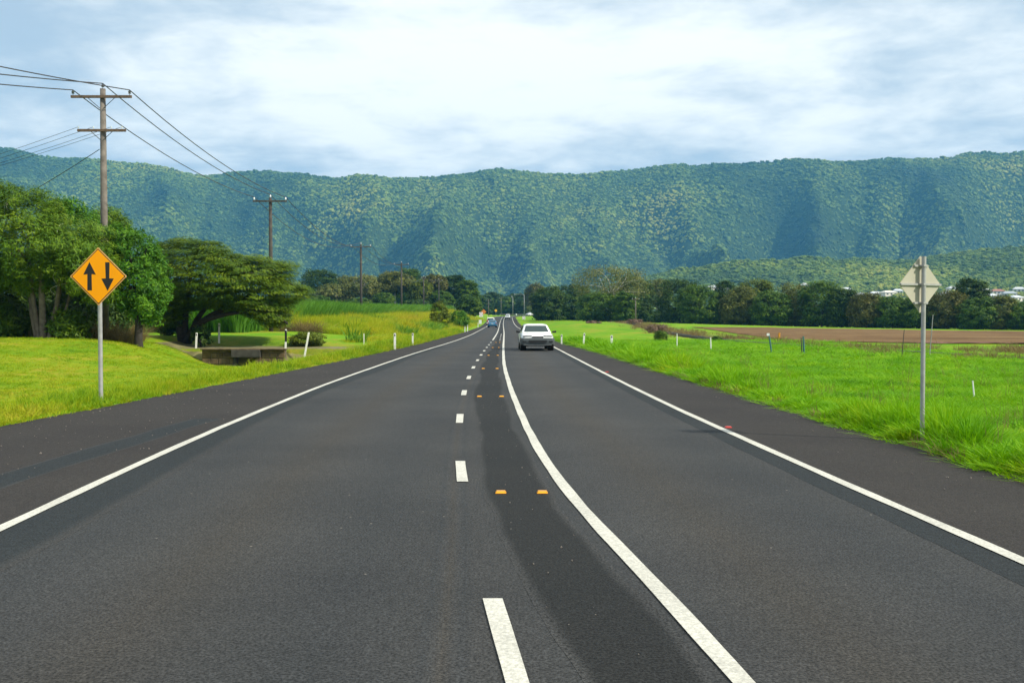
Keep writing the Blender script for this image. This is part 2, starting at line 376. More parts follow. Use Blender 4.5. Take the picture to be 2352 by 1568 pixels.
# ------------------------------------------------------------------ ground
def left_land(Y): return np.interp(Y, [-50, 10, 40, 55, 70, 90, 150, 220, 300, 500, 900, 6000], [.3, .45, .85, .62, .55, .8, 1.25, 1.9, 3.0, 4.2, 5, 8])
DITCH = (-15.0, 55.0)
def H(X, Y):
    X = np.asarray(X, float); Y = np.asarray(Y, float)
    g = gprof(Y); yq = np.clip(Y, -40, 380); a, b = sL_(yq), sR_(yq)
    dl, dr = a - X, X - b
    lift = 0.03 * sm(np.clip(np.minimum(dl, 1.2) / 0.5, 0, 1))
    hl = g + (left_land(Y) - g) * sm((dl - 1.0) / 11.0) + lift + 0.05 * (fbm(X * 0.35, Y * 0.35, 3, 3) - 0.45) * sm(dl / 3)
    # open drain in front of the culvert headwall, closed off by the driveway behind it
    dd = np.exp(-(np.abs((X + 15.0) / 2.5)) ** 2.4) * sm((Y - 43.0) / 11.0) * (Y < 55.55)
    hl = hl * (1 - dd) + (-0.86) * dd
    # shallow swale running from the verge down to the drain
    xs_ = np.interp(Y, [28, 34, 45, 55], [-9.2, -10.0, -12.6, -15.0]); wsw = np.interp(Y, [28, 45, 55], [2.6, 3.4, 3.6])
    los = CAMH - 2.66 * Y / 54.7 - 0.10
    wgt = np.exp(-np.abs((X - xs_) / (wsw * 1.12)) ** 2.0) * sm((Y - 27) / 9.0) * (Y < 55.55) * sm((dl - 0.1) / 1.5)
    hl = hl * (1 - wgt) + np.minimum(hl, los) * wgt
    drv = sm((X + 22) / 3.0) * (Y >= 55.55) * (1 - sm((Y - 59.0) / 4.0)) * sm((dl + 0.3) / 1.0)
    hl = hl * (1 - drv) + (-0.02 + 0.0 * X) * drv
    far_r = np.interp(X, [5, 25, 40, 75, 110, 400], [.9, .7, .35, -.55, -1.0, -1.2])
    far_r = far_r + (g - 0.9) * np.exp(-(np.clip(X - 5, 0, None) / 45.0) ** 2) * (Y > 260)
    near_r = -0.36 * sm((dr - 0.3) / 3.5)
    hr = near_r + (far_r - near_r) * sm((Y - 70) / 150.0) * sm(dr / 12.0) + g * (1 - sm(dr / 12.0))
    hr = hr + 0.03 * sm(dr / 0.5) + 0.10 * (fbm(X * 0.4, Y * 0.4, 3, 11) - 0.45) * sm(dr / 3)
    inside = g - 0.10 * sm(np.minimum(-dl, -dr) / 0.6)
    h = np.where(dl > 0, hl, np.where(dr > 0, hr, inside))
    farb = (Y > 385) & (X > -14) & (X < 220)
    h = np.where(farb, g - 0.12, h)
    return h
def Hs(x, y): return float(H(np.array([x]), np.array([y]))[0])
def hit(x, y, y0=4.0, y1=700.0):
    """where the sight line through a photo pixel meets the ground"""
    d = ray(x, y); Ys = np.geomspace(y0, y1, 4000); t = Ys / d[1]
    z = CAMH + d[2] * t; gap = z - H(d[0] * t, Ys); k = np.argmax(gap < 0)
    Y = Ys[k]; return np.array([d[0] * Y / d[1], Y, Hs(d[0] * Y / d[1], Y)])

def ground_mat():
    m, nt, b = new_mat('ground_cover'); n, l = nt.nodes, nt.links
    geo = n.new('ShaderNodeNewGeometry')
    def noise(s, d, r=0.6, sc=None):
        t = n.new('ShaderNodeTexNoise'); t.inputs['Scale'].default_value = s; t.inputs['Detail'].default_value = d; t.inputs['Roughness'].default_value = r
        src = geo.outputs['Position']
        if sc:
            mp = n.new('ShaderNodeMapping'); mp.inputs['Scale'].default_value = sc; l.new(src, mp.inputs['Vector']); src = mp.outputs[0]
        l.new(src, t.inputs['Vector']); return t.outputs['Fac']
    def attr(nm):
        a = n.new('ShaderNodeAttribute'); a.attribute_name = nm; return a.outputs['Fac']
    def mix(f, a, b_, blend='MIX'):
        x = n.new('ShaderNodeMix'); x.data_type = 'RGBA'; x.blend_type = blend
        (l.new(f, x.inputs[0]) if not isinstance(f, float) else setattr(x.inputs[0], 'default_value', f))
        l.new(a, x.inputs[6]); l.new(b_, x.inputs[7]); return x.outputs[2]
    def add(a, b_, k):
        m_ = n.new('ShaderNodeMath'); m_.operation = 'MULTIPLY_ADD'; l.new(b_, m_.inputs[0]); m_.inputs[1].default_value = k; l.new(a, m_.inputs[2]); return m_.outputs[0]
    patch, blade, tuft = noise(0.22, 5, 0.65, (1, 0.5, 1)), noise(26, 3, 0.75), noise(2.6, 5, 0.7)
    mixn = add(add(patch, tuft, 0.5), blade, 0.35)
    lawn = ramp_node(nt, [(0.66, (0.055, 0.16, 0.003)), (0.85, (0.15, 0.27, 0.004)), (1.0, (0.25, 0.30, 0.008)), (1.15, (0.32, 0.27, 0.03))]); l.new(mixn, lawn.inputs[0])
    mead = ramp_node(nt, [(0.62, (0.06, 0.17, 0.003)), (0.85, (0.12, 0.28, 0.004)), (1.02, (0.18, 0.32, 0.008)), (1.2, (0.24, 0.28, 0.02))]); l.new(mixn, mead.inputs[0])
    dirt = ramp_node(nt, [(0.7, (0.10, 0.075, 0.03)), (1.0, (0.20, 0.15, 0.07)), (1.15, (0.14, 0.17, 0.02))]); l.new(mixn, dirt.inputs[0])
    c = mix(attr('lawn'), mead.outputs[0], lawn.outputs[0]); c = mix(attr('dirt'), c, dirt.outputs[0])
    l.new(c, b.inputs['Base Color']); b.inputs['Roughness'].default_value = 0.9; b.inputs['Specular IOR Level'].default_value = 0.1
    bp = n.new('ShaderNodeBump'); bp.inputs['Strength'].default_value = 0.7; bp.inputs['Distance'].default_value = 0.06
    l.new(add(blade, tuft, 1.0), bp.inputs['Height']); l.new(bp.outputs[0], b.inputs['Normal'])
    return m
M['ground'] = ground_mat()
def lines(segs):
    out = []
    for a, b, n, geo in segs:
        out.append(np.geomspace(a, b, n, endpoint=False) if geo else np.linspace(a, b, n, endpoint=False))
    return np.concatenate(out)
def build_ground():
    xr = lines([(0, 30, 75, False), (30, 5200, 60, True)]); xs = np.concatenate([-xr[:0:-1], xr])
    ys = np.concatenate([np.linspace(-60, 4, 24, endpoint=False), np.linspace(4, 80, 152, endpoint=False), np.linspace(80, 260, 90, endpoint=False), np.geomspace(260, 5200, 80)])
    ys = np.sort(np.concatenate([ys, [55.54, 55.56]]))
    X, Y = np.meshgrid(xs, ys); Z = H(X, Y)
    nx, ny = len(xs), len(ys)
    V = np.stack([X.ravel(), Y.ravel(), Z.ravel()], 1)
    i, j = np.meshgrid(np.arange(nx - 1), np.arange(ny - 1)); i, j = i.ravel(), j.ravel()
    cxm, cym = 0.5 * (xs[i] + xs[i + 1]), 0.5 * (ys[j] + ys[j + 1])
    keep = ~((cxm > -16.2) & (cxm < -13.8) & (cym > 54.9) & (cym < 58.6))        # the culvert barrel passes here
    i, j = i[keep], j[keep]
    Q = np.stack([j * nx + i, j * nx + i + 1, (j + 1) * nx + i + 1, (j + 1) * nx + i], 1)
    yq = np.clip(Y, -40, 380); dl = sL_(yq) - X
    lawn = sm(dl / 1.5) * (1 - sm((Y - 58) / 6)) * (X > -60)
    dirt = np.exp(-((Y - 57.3) / 2.2) ** 2) * sm((X + 21) / 2) * (dl > -0.5) * 0.55
    dr = X - sR_(yq); dirt = np.maximum(dirt, 0.6 * np.exp(-((dr - 0.05) / 0.25) ** 2))
    dirt = np.maximum(dirt, 0.8 * np.exp(-((X - (22 + 2 * np.sin(Y / 25))) / 2.5) ** 2) * (Y > 75) * (Y < 210))
    me = np_mesh('ground', V, Q, [('lawn', 'POINT', lawn), ('dirt', 'POINT', dirt)])
    return kind(link('ground', me, M['ground'], smooth=True), 'structure')
build_ground()

# ------------------------------------------------------------------ road and its markings
road = strip('road', LE_, RE_, -30, 700, 0.0, M['asphalt'], None, 0, 1.0, lambda t: abs(((t * 2.0) % 1.0)) if t < 1 else 1.0, 24)
kind(road, 'structure')
strip('shoulder', lambda y: sL_(y) + 0.10 * (fbm(y * 1.7, y * 0 + 1.5, 4, 15) - 0.47) * 2, LE_, -30, 700, 0.0, M['shoulder'], road, 0.0, 0.25, None, 1)
strip('shoulder', RE_, lambda y: sR_(y) + 0.10 * (fbm(y * 1.7, y * 0 + 7.5, 4, 19) - 0.47) * 2, -30, 700, 0.0, M['shoulder'], road, 0.0, 0.25, None, 1)
strip('dark_seal', lambda y: DL_(y) + 0.24 + 0.06 * np.sin(y * 0.5), lambda y: SL_(y) - 0.16 - 0.03 * np.sin(y * 0.9), -30, 470, 0.0015, M['seal'], road, 0.06, 0.3, lambda t: t, 10)
strip('seam', lambda y: LE_(y) + 0.04, lambda y: LE_(y) + 0.55 + 0.12 * np.sin(y * 0.23), -30, 60, 0.0015, M['seam'], road, 0.04, 0.4, lambda t: 0.5 + 0.5 * t, 10)
strip('seam', lambda y: RE_(y) - 0.36, lambda y: RE_(y) - 0.04, -30, 90, 0.0015, M['seam'], road, 0.02, 0.4, lambda t: 0.15 + 0.35 * t, 10)
strip('seam', lambda y: LE_(y) - 1.5 + 0.08 * (y - 9), lambda y: LE_(y) - 0.95 + 0.075 * (y - 9), 2, 17, 0.0015, M['seam'], road, 0.06, 0.4, lambda t: t, 10)
w = 0.060
strip('edge_line', lambda y: LE_(y) - w, lambda y: LE_(y) + w, -30, 700, 0.009, M['paint'], road, 0.012, 0.4)
strip('edge_line', lambda y: RE_(y) - w, lambda y: RE_(y) + w, -30, 700, 0.009, M['paint'], road, 0.012, 0.4)
strip('centre_line', lambda y: SL_(y) - w, lambda y: SL_(y) + w, -30, 470, 0.009, M['paint'], road, 0.012, 0.4)
strip('centre_line', lambda y: DL_(y) - w, lambda y: DL_(y) + w, 77, 470, 0.009, M['paint'], road, 0.012, 0.4)
for k in range(12):
    y0 = 4.55 + 5.85 * k
    strip('lane_dash', lambda y: DL_(y) - w, lambda y: DL_(y) + w, y0, y0 + 1.5, 0.009, M['paint'], road, 0.008, 0.5)

ORD = ['first', 'second', 'third', 'fourth', 'fifth', 'sixth', 'seventh', 'eighth', 'ninth', 'tenth', 'eleventh', 'twelfth']
def marker_mesh(mat, lens):
    mb = MB(); mb.loft([[(-.055, -.05, 0), (.055, -.05, 0), (.055, .05, 0), (-.055, .05, 0)], [(-.042, -.03, .021), (.042, -.03, .021), (.042, .03, .021), (-.042, .03, .021)]])
    me = bpy.data.meshes.new('road_marker'); me.from_pydata(mb.v, [], mb.f); me.materials.append(mat); return me
def lens_mesh(mat):
    me = bpy.data.meshes.new('lens'); me.from_pydata([(-.044, -.0482, .004), (.044, -.0482, .004), (.037, -.0345, .0182), (-.037, -.0345, .0182)], [], [(0, 1, 2, 3)]); me.materials.append(mat); return me
M['lens'] = plain('marker_lens', (0.75, 0.36, 0.02), 0.15, var=0.05)
mk_y, mk_w, mk_r, lens = marker_mesh(M['yellow_plastic'], 1), marker_mesh(M['white_plastic'], 1), marker_mesh(M['red_plastic'], 1), lens_mesh(M['lens'])
def marker(me, x, y, label, grp, dz=0.005):
    o = bpy.data.objects.new('road_marker', me); COL.objects.link(o); o.location = (float(x), float(y), float(gprof(y)) + dz)
    tag(o, label, 'road marker', grp)
    if me is mk_y:
        c = bpy.data.objects.new('lens', lens); COL.objects.link(c); c.parent = o
for k in range(6):
    y = 9.75 + 11.95 * k
    marker(mk_y, DL_(y) + 0.36, y, 'yellow raised marker on dark seal, left one of the %s pair up the road' % ORD[k], 'yellow markers between the centre lines')
    marker(mk_y, SL_(y) - 0.27, y, 'yellow raised marker on dark seal, right one of the %s pair up the road' % ORD[k], 'yellow markers between the centre lines')
for k in range(6):
    y = 76 + 6.0 * k
    marker(mk_w, SL_(y) - 0.3, y, 'small white marker beyond the yellow ones, %s of its far row' % ORD[k], 'white markers in the far centre strip')
for k, y in enumerate((15.6, 31.6)):
    marker(mk_r, RE_(y) + 0.16, y, ('red' if k else 'red') + ' marker outside the right edge line, %s' % ('farther one' if k else 'nearer one'), 'red markers beside the right edge line', 0.002)

# ------------------------------------------------------------------ mountain range and foothill
RIDGE = np.array([(-900, 330), (-300, 318), (0, 340), (60, 352), (110, 362), (200, 368), (260, 371), (340, 378), (400, 392), (440, 403), (480, 403), (550, 395), (620, 393), (680, 402), (720, 407), (780, 412), (830, 407), (900, 417), (950, 414), (1050, 411), (1100, 402), (1140, 393), (1200, 397), (1250, 404), (1340, 403), (1400, 394), (1460, 388), (1530, 383), (1600, 385), (1640, 378), (1720, 375), (1770, 374), (1800, 368), (1850, 370), (1920, 374), (1980, 375), (2050, 370), (2120, 364), (2180, 366), (2210, 358), (2260, 353), (2300, 358), (2352, 352), (2700, 335), (3300, 345)], float)
FOOT = np.array([(-900, 725), (1000, 725), (1120, 690), (1300, 668), (1420, 648), (1500, 628), (1560, 612), (1650, 603), (1740, 597), (1850, 586), (1920, 592), (2000, 590), (2080, 592), (2150, 580), (2220, 570), (2352, 560), (2700, 545), (3300, 550)], float)
SPURS = [(1060, 930, 95, 75), (1545, 1710, 90, 80), (640, 540, 75, 90), (250, 380, 80, 80), (1240, 1180, 45, 60), (1850, 1960, 70, 80), (2210, 2090, 80, 90), (880, 760, 55, 60), (1380, 1400, 50, 55), (430, 300, 50, 60), (2010, 2030, 40, 50), (-60, 90, 70, 80)]
def mountain_z(px, r):
    """px: photo column of the bearing, r: distance in metres"""
    base = 4.0
    rr = 3050 + 260 * (fbm(px / 420.0, px * 0, 3, 21) - 0.45)
    ridge = (HOR - np.interp(px, RIDGE[:, 0], RIDGE[:, 1]) + 6.0) / FPX * rr + CAMH
    r0 = 1720 + 300 * (fbm(px / 260.0, px * 0 + 4, 3, 31) - 0.45)
    t0 = (r - r0) / (rr - r0); push = 0.0 * px; Xw = (px - CX) / FPX * r
    for xt, xb, amp, wd in SPURS:       # spurs bring the slope towards the road, gullies set it back
        c = xb + (xt - xb) * np.clip(t0, 0, 1) + 40 * (fbm(r / 260.0, px * 0 + xt, 3, 47) - 0.45)
        push = push + amp * 3.4 * (np.exp(-np.abs((px - c) / (wd * 1.15)) ** 1.5) - 0.2)
    wx = Xw + 420 * (fbm(Xw / 700.0, r / 600.0, 3, 43) - 0.45)
    rm = lambda x, y, sd: 1 - np.abs(2 * fbm(x, y, 4, sd) / 0.94 - 1)
    push = push + 620 * (rm(wx / 520.0 + r / 1300.0, r / 1500.0, 45) - 0.68) + 330 * (rm(wx / 230.0 - r / 900.0, r / 620.0, 49) - 0.68)
    push = push * (1 - 0.85 * sm((t0 - 0.50) / 0.50)) * 1.25
    t = np.clip((r - r0 + push) / (rr - r0), 0, 1.6)
    prof = np.where(t < 1, (0.30 * t + 0.70 * sm(t)), 1 - 0.55 * (t - 1) ** 1.2)
    z = base + ridge * prof
    env = np.clip(4 * t * (1 - t), 0, 1)
    for xt, xb, amp, wd in SPURS:
        c = xb + (xt - xb) * np.clip(t, 0, 1); z = z + env * (amp * 0.5) * (np.exp(-np.abs((px - c) / wd) ** 1.4) - 0.32)
    rid = 1 - np.abs(2 * fbm(px / 130.0 + 0.4 * np.sin(r / 300.0), r / 900.0, 4, 41) - 0.95)
    z = z + env * 45 * (rid - 0.75) + env * 20 * (fbm(px / 40.0, r / 220.0, 3, 51) - 0.45)
    rf = 1480 + 120 * (fbm(px / 200.0, px * 0 + 9, 2, 61) - 0.45)
    ftop = np.clip((HOR - np.interp(px, FOOT[:, 0], FOOT[:, 1]) - 6.0) / FPX * rf, 0, None)
    tf = (r - 820) / (rf - 820)
    zf = 3 + ftop * np.where(tf < 1, np.clip(tf, 0, 1) ** 1.5, np.exp(-((tf - 1) * 2.6) ** 2)) + np.clip(ftop / 60, 0, 1) * np.clip(tf, 0, 1) * 14 * (fbm(px / 60.0, r / 160.0, 3, 71) - 0.45)
    return np.maximum(z, zf)
def mtn_pt(px, r):
    d = np.stack([(px - CX) / FPX, np.ones_like(px)], -1); d /= np.linalg.norm(d, axis=-1, keepdims=True)
    # r is measured along Y so that columns stay straight bearings
    Y = r; X = (px - CX) / FPX * r
    return np.stack([X, Y, mountain_z(px, r)], -1)
def forest_floor_mat():
    m, nt, b = new_mat('forest_floor'); n, l = nt.nodes, nt.links
    geo = n.new('ShaderNodeNewGeometry'); t = n.new('ShaderNodeTexNoise'); t.inputs['Scale'].default_value = 0.06; t.inputs['Detail'].default_value = 6; t.inputs['Roughness'].default_value = 0.7
    l.new(geo.outputs['Position'], t.inputs['Vector'])
    r = ramp_node(nt, [(0.35, (0.018, 0.035, 0.010)), (0.65, (0.05, 0.08, 0.018))]); l.new(t.outputs['Fac'], r.inputs[0]); l.new(r.outputs[0], b.inputs['Base Color'])
    b.inputs['Roughness'].default_value = 0.95; b.inputs['Specular IOR Level'].default_value = 0.05
    return m
M['forest_floor'] = forest_floor_mat()
def build_mountain():
    px = np.linspace(-600, 2950, 420); r = np.concatenate([np.linspace(820, 1700, 60, endpoint=False), np.linspace(1700, 3700, 110)])
    P, R = np.meshgrid(px, r); V = mtn_pt(P.ravel(), R.ravel()); nx, ny = len(px), len(r)
    i, j = np.meshgrid(np.arange(nx - 1), np.arange(ny - 1)); i, j = i.ravel(), j.ravel()
    Q = np.stack([j * nx + i, j * nx + i + 1, (j + 1) * nx + i + 1, (j + 1) * nx + i], 1)
    kind(link('mountain', np_mesh('mountain', V, Q), M['forest_floor'], smooth=True), 'structure')
build_mountain()

# ---- scatter: many copies of a few small plants as one mass
def scatter(name, pts, scale, protos, label, cat, rot=None, tilt=0.0, seed=0):
    rg = np.random.default_rng(seed); n = len(pts)
    me = bpy.data.meshes.new(name); me.vertices.add(n); me.vertices.foreach_set('co', np.asarray(pts, np.float32).ravel()); me.update()
    def addf(nm, arr, typ='FLOAT', key='value'):
        a = me.attributes.new(nm, typ, 'POINT'); a.data.foreach_set(key, np.asarray(arr, np.float32 if typ != 'INT' else np.int32).ravel())
    sc3 = np.asarray(scale, float)
    if sc3.ndim == 1: sc3 = np.repeat(sc3[:, None], 3, 1)
    addf('psc', sc3, 'FLOAT_VECTOR', 'vector')
    ro = np.stack([rg.normal(0, tilt, n), rg.normal(0, tilt, n), rg.uniform(0, 6.283, n)], 1)
    if rot is not None: ro = np.asarray(rot)
    addf('prot', ro, 'FLOAT_VECTOR', 'vector')
    addf('pidx', rg.integers(0, len(protos), n), 'INT')
    o = bpy.data.objects.new(name, me); COL.objects.link(o); kind(o, 'stuff'); o['label'] = label; o['category'] = cat
    pc = bpy.data.collections.new(name + '_kinds')
    for p in protos: pc.objects.link(p)
    ng = bpy.data.node_groups.new(name + '_nodes', 'GeometryNodeTree')
    ng.interface.new_socket('Geometry', in_out='INPUT', socket_type='NodeSocketGeometry'); ng.interface.new_socket('Geometry', in_out='OUTPUT', socket_type='NodeSocketGeometry')
    N, L = ng.nodes, ng.links; gi, go = N.new('NodeGroupInput'), N.new('NodeGroupOutput')
    iop = N.new('GeometryNodeInstanceOnPoints'); ci = N.new('GeometryNodeCollectionInfo'); ci.inputs[0].default_value = pc
    ci.inputs['Separate Children'].default_value = True; ci.inputs['Reset Children'].default_value = True
    def na(nm, typ):
        a = N.new('GeometryNodeInputNamedAttribute'); a.data_type = typ; a.inputs[0].default_value = nm; return a.outputs[0]
    L.new(gi.outputs[0], iop.inputs['Points']); L.new(ci.outputs[0], iop.inputs['Instance']); iop.inputs['Pick Instance'].default_value = True
    L.new(na('pidx', 'INT'), iop.inputs['Instance Index']); L.new(na('prot', 'FLOAT_VECTOR'), iop.inputs['Rotation']); L.new(na('psc', 'FLOAT_VECTOR'), iop.inputs['Scale'])
    L.new(iop.outputs[0], go.inputs[0])
    md = o.modifiers.new('plants', 'NODES'); md.node_group = ng
    return o
def crown_proto(mat, seed, squash=0.75):
    import bmesh
    bm = bmesh.new(); bmesh.ops.create_icosphere(bm, subdivisions=3, radius=1.0)
    rg = random.Random(seed); lob = [(Vector((rg.uniform(-1, 1), rg.uniform(-1, 1), rg.uniform(-0.3, 1))).normalized(), rg.uniform(0.12, 0.38), rg.uniform(0.35, 0.7)) for _ in range(11)]
    for v in bm.verts:
        d = v.co.normalized(); k = 0.72
        for a, am, wd in lob: k += am * max(0, 1 - (d - a).length / wd)
        k += rg.uniform(-0.07, 0.07)
        v.co = Vector((d.x * k, d.y * k, d.z * k * squash))
    me = bpy.data.meshes.new('forest_crown'); bm.to_mesh(me); bm.free(); me.materials.append(mat)
    return bpy.data.objects.new('forest_crown', me)
M['forest'] = grass_mat('forest_crown_leaf', [(0.0, (0.012, 0.034, 0.008)), (0.28, (0.036, 0.078, 0.012)), (0.6, (0.095, 0.155, 0.014)), (0.85, (0.20, 0.24, 0.026)), (1.0, (0.27, 0.27, 0.04))], 0.0030, 0.0, 0.34, 2.1)  # tree-to-tree leaf tone, plus broad pale patches standing in for sunlit slopes
def build_forest():
    rg = np.random.default_rng(3)
    protos = [crown_proto(M['forest'], s, q) for s, q in ((1, .5), (2, .6), (3, .42), (4, .7), (5, .52), (6, .45), (7, .56), (8, .5), (9, .64))]
    n = 150000; px = rg.uniform(-350, 2700, n); r = np.sqrt(rg.uniform(1650 ** 2, 3200 ** 2, n))
    P = mtn_pt(px, r); rr = np.clip(rg.lognormal(0, 0.40, n) * 3.6, 1.6, 9.0)
    m1 = P[:, 2] > 7
    n2 = 34000; px2 = rg.uniform(1000, 2750, n2); r2 = np.sqrt(rg.uniform(960 ** 2, 1660 ** 2, n2)); P2 = mtn_pt(px2, r2); s2 = np.clip(rg.lognormal(0, 0.38, n2) * 2.7, 1.2, 5.5)
    m2 = (P2[:, 2] > 8) & ~((P2[:, 2] < 34) & (rg.uniform(0, 1, n2) < 0.55))
    A = np.concatenate([P[m1], P2[m2]]); S = np.concatenate([rr[m1], s2[m2]])
    # crowns lean with the slope they stand on
    PX, RR = np.concatenate([px[m1], px2[m2]]), np.concatenate([r[m1], r2[m2]]); dpx, dr_ = 12.0, 12.0
    ax, ay = mtn_pt(PX + dpx, RR) - mtn_pt(PX - dpx, RR), mtn_pt(PX, RR + dr_) - mtn_pt(PX, RR - dr_)
    nn = np.cross(ax, ay); nn /= np.linalg.norm(nn, axis=1)[:, None]; nn = nn * 0.85 + np.array([0, 0, 0.15]) + rg.normal(0, 0.10, nn.shape); nn /= np.linalg.norm(nn, axis=1)[:, None]
    rot = np.stack([-np.arcsin(np.clip(nn[:, 1], -1, 1)), np.arctan2(nn[:, 0], nn[:, 2]), 0 * PX], 1)
    A = A + nn * (S * rg.uniform(-0.35, 0.40, len(S)))[:, None]
    return scatter('mountain_forest', A, S, protos, 'dense blue-green rainforest covering the whole mountain range', 'forest', rot=rot, tilt=0.16, seed=5)
build_forest()

# ------------------------------------------------------------------ ploughed field, driveway, railway
def sheet(name, poly_fn, us, vs, mat, dz, bumps=0.0, seed=0, parent=None):
    U, W = np.meshgrid(us, vs); XY = poly_fn(U, W); Z = H(XY[0], XY[1]) + dz + bumps * (fbm(XY[0] * 0.8, XY[1] * 0.8, 3, seed) - 0.45)
    V = np.stack([XY[0].ravel(), XY[1].ravel(), Z.ravel()], 1); nx, ny = len(us), len(vs)
    i, j = np.meshgrid(np.arange(nx - 1), np.arange(ny - 1)); i, j = i.ravel(), j.ravel()
    Q = np.stack([j * nx + i, j * nx + i + 1, (j + 1) * nx + i + 1, (j + 1) * nx + i], 1)
    return link(name, np_mesh(name, V, Q), mat, parent, smooth=True)
def field_mat():
    m, nt, b = new_mat('tilled_soil'); n, l = nt.nodes, nt.links
    geo = n.new('ShaderNodeNewGeometry')
    mp = n.new('ShaderNodeMapping'); mp.inputs['Scale'].default_value = (0.05, 0.5, 1); mp.inputs['Rotation'].default_value = (0, 0, 0.12); l.new(geo.outputs['Position'], mp.inputs['Vector'])
    t = n.new('ShaderNodeTexNoise'); t.inputs['Scale'].default_value = 1.0; t.inputs['Detail'].default_value = 5; t.inputs['Roughness'].default_value = 0.65; l.new(mp.outputs[0], t.inputs['Vector'])
    t2 = n.new('ShaderNodeTexNoise'); t2.inputs['Scale'].default_value = 3.5; t2.inputs['Detail'].default_value = 4; l.new(geo.outputs['Position'], t2.inputs['Vector'])
    ad = n.new('ShaderNodeMath'); ad.operation = 'MULTIPLY_ADD'; l.new(t2.outputs['Fac'], ad.inputs[0]); ad.inputs[1].default_value = 0.35; l.new(t.outputs['Fac'], ad.inputs[2])
    r = ramp_node(nt, [(0.50, (0.080, 0.046, 0.020)), (0.68, (0.155, 0.090, 0.038)), (0.80, (0.21, 0.135, 0.062)), (0.92, (0.17, 0.15, 0.045))]); l.new(ad.outputs[0], r.inputs[0])
    l.new(r.outputs[0], b.inputs['Base Color']); b.inputs['Roughness'].default_value = 0.95; b.inputs['Specular IOR Level'].default_value = 0.1
    return m
M['field'] = field_mat()
def field_xy(U, W):            # W 0..1 near to far, U 0..1 left to right
    x0, y0 = 26.5 + 4 * (1 - W) * 0, 76 + (1 - U) * 10
    yn = 86 - 25 * np.clip(U * 3, 0, 1) + 0 * W; yf = 155 + 26 * np.clip(U * 2, 0, 1)
    Y = yn + (yf - yn) * W; X = 27 + 1.5 * np.sin(Y / 20) + U ** 1.4 * 260
    return X, Y
fld = kind(sheet('ploughed_field', field_xy, np.linspace(0, 1, 110), np.linspace(0, 1, 90), M['field'], 0.06, 0.12, 4), 'structure')
kind(sheet('soil_bank', lambda U, W: (33 + U * 60 + W * 0, 77 + W * 4.5 - 8.5 * np.clip(U * 1.6, 0, 1) + 1.2 * np.sin(U * 17)), np.linspace(0, 1, 60), np.linspace(0, 1, 8), M['soil'], 0.09, 0.35, 6), 'structure')
kind(sheet('driveway', lambda U, W: (-20.5 + U * 13.6, 55.35 + W * 4.2 + 0.15 * np.sin(U * 20)), np.linspace(0, 1, 40), np.linspace(0, 1, 10), plain('driveway_grit', (0.17, 0.155, 0.06), 0.95, var=0.5, scale=1.2, bump=0.5), 0.02, 0.05, 9), 'structure')

def rail_track():
    pl = smooth_path([(26.8, 40), (25.0, 47), (22.5, 58), (19.5, 75), (18.2, 95), (18.6, 120), (21, 160), (25, 210)], 5)
    t = np.gradient(pl, axis=0); t /= np.linalg.norm(t, axis=1)[:, None]; nn = np.stack([t[:, 1], -t[:, 0]], 1)
    root = empty('cane_railway_track', (22.5, 58, Hs(22.5, 58)), 0, 'narrow dark railway track half sunk in the grass beside the meadow', 'railway track')
    z0 = Hs(22.5, 58)
    for sgn in (-0.31, 0.31):
        q = pl + nn * sgn; z = H(q[:, 0], q[:, 1]) + 0.15
        MB().tube([(a - 22.5, b - 58, c - z0) for (a, b), c in zip(q, z)], 0.055, 5).build('rail', M['steel_dark'], root)
    L = np.concatenate([[0], np.cumsum(np.linalg.norm(np.diff(pl, axis=0), axis=1))])
    mb = MB()
    for s in np.arange(0.5, L[-1], 1.1):
        x, y = np.interp(s, L, pl[:, 0]), np.interp(s, L, pl[:, 1]); a = math.atan2(np.interp(s, L, nn[:, 1]), np.interp(s, L, nn[:, 0]))
        mb.box((x - 22.5, y - 58, Hs(x, y) + 0.04 - z0), (1.3, 0.24, 0.12), a)
    kind(mb.build('sleepers', M['timber_dark'], root), 'stuff')
rail_track()

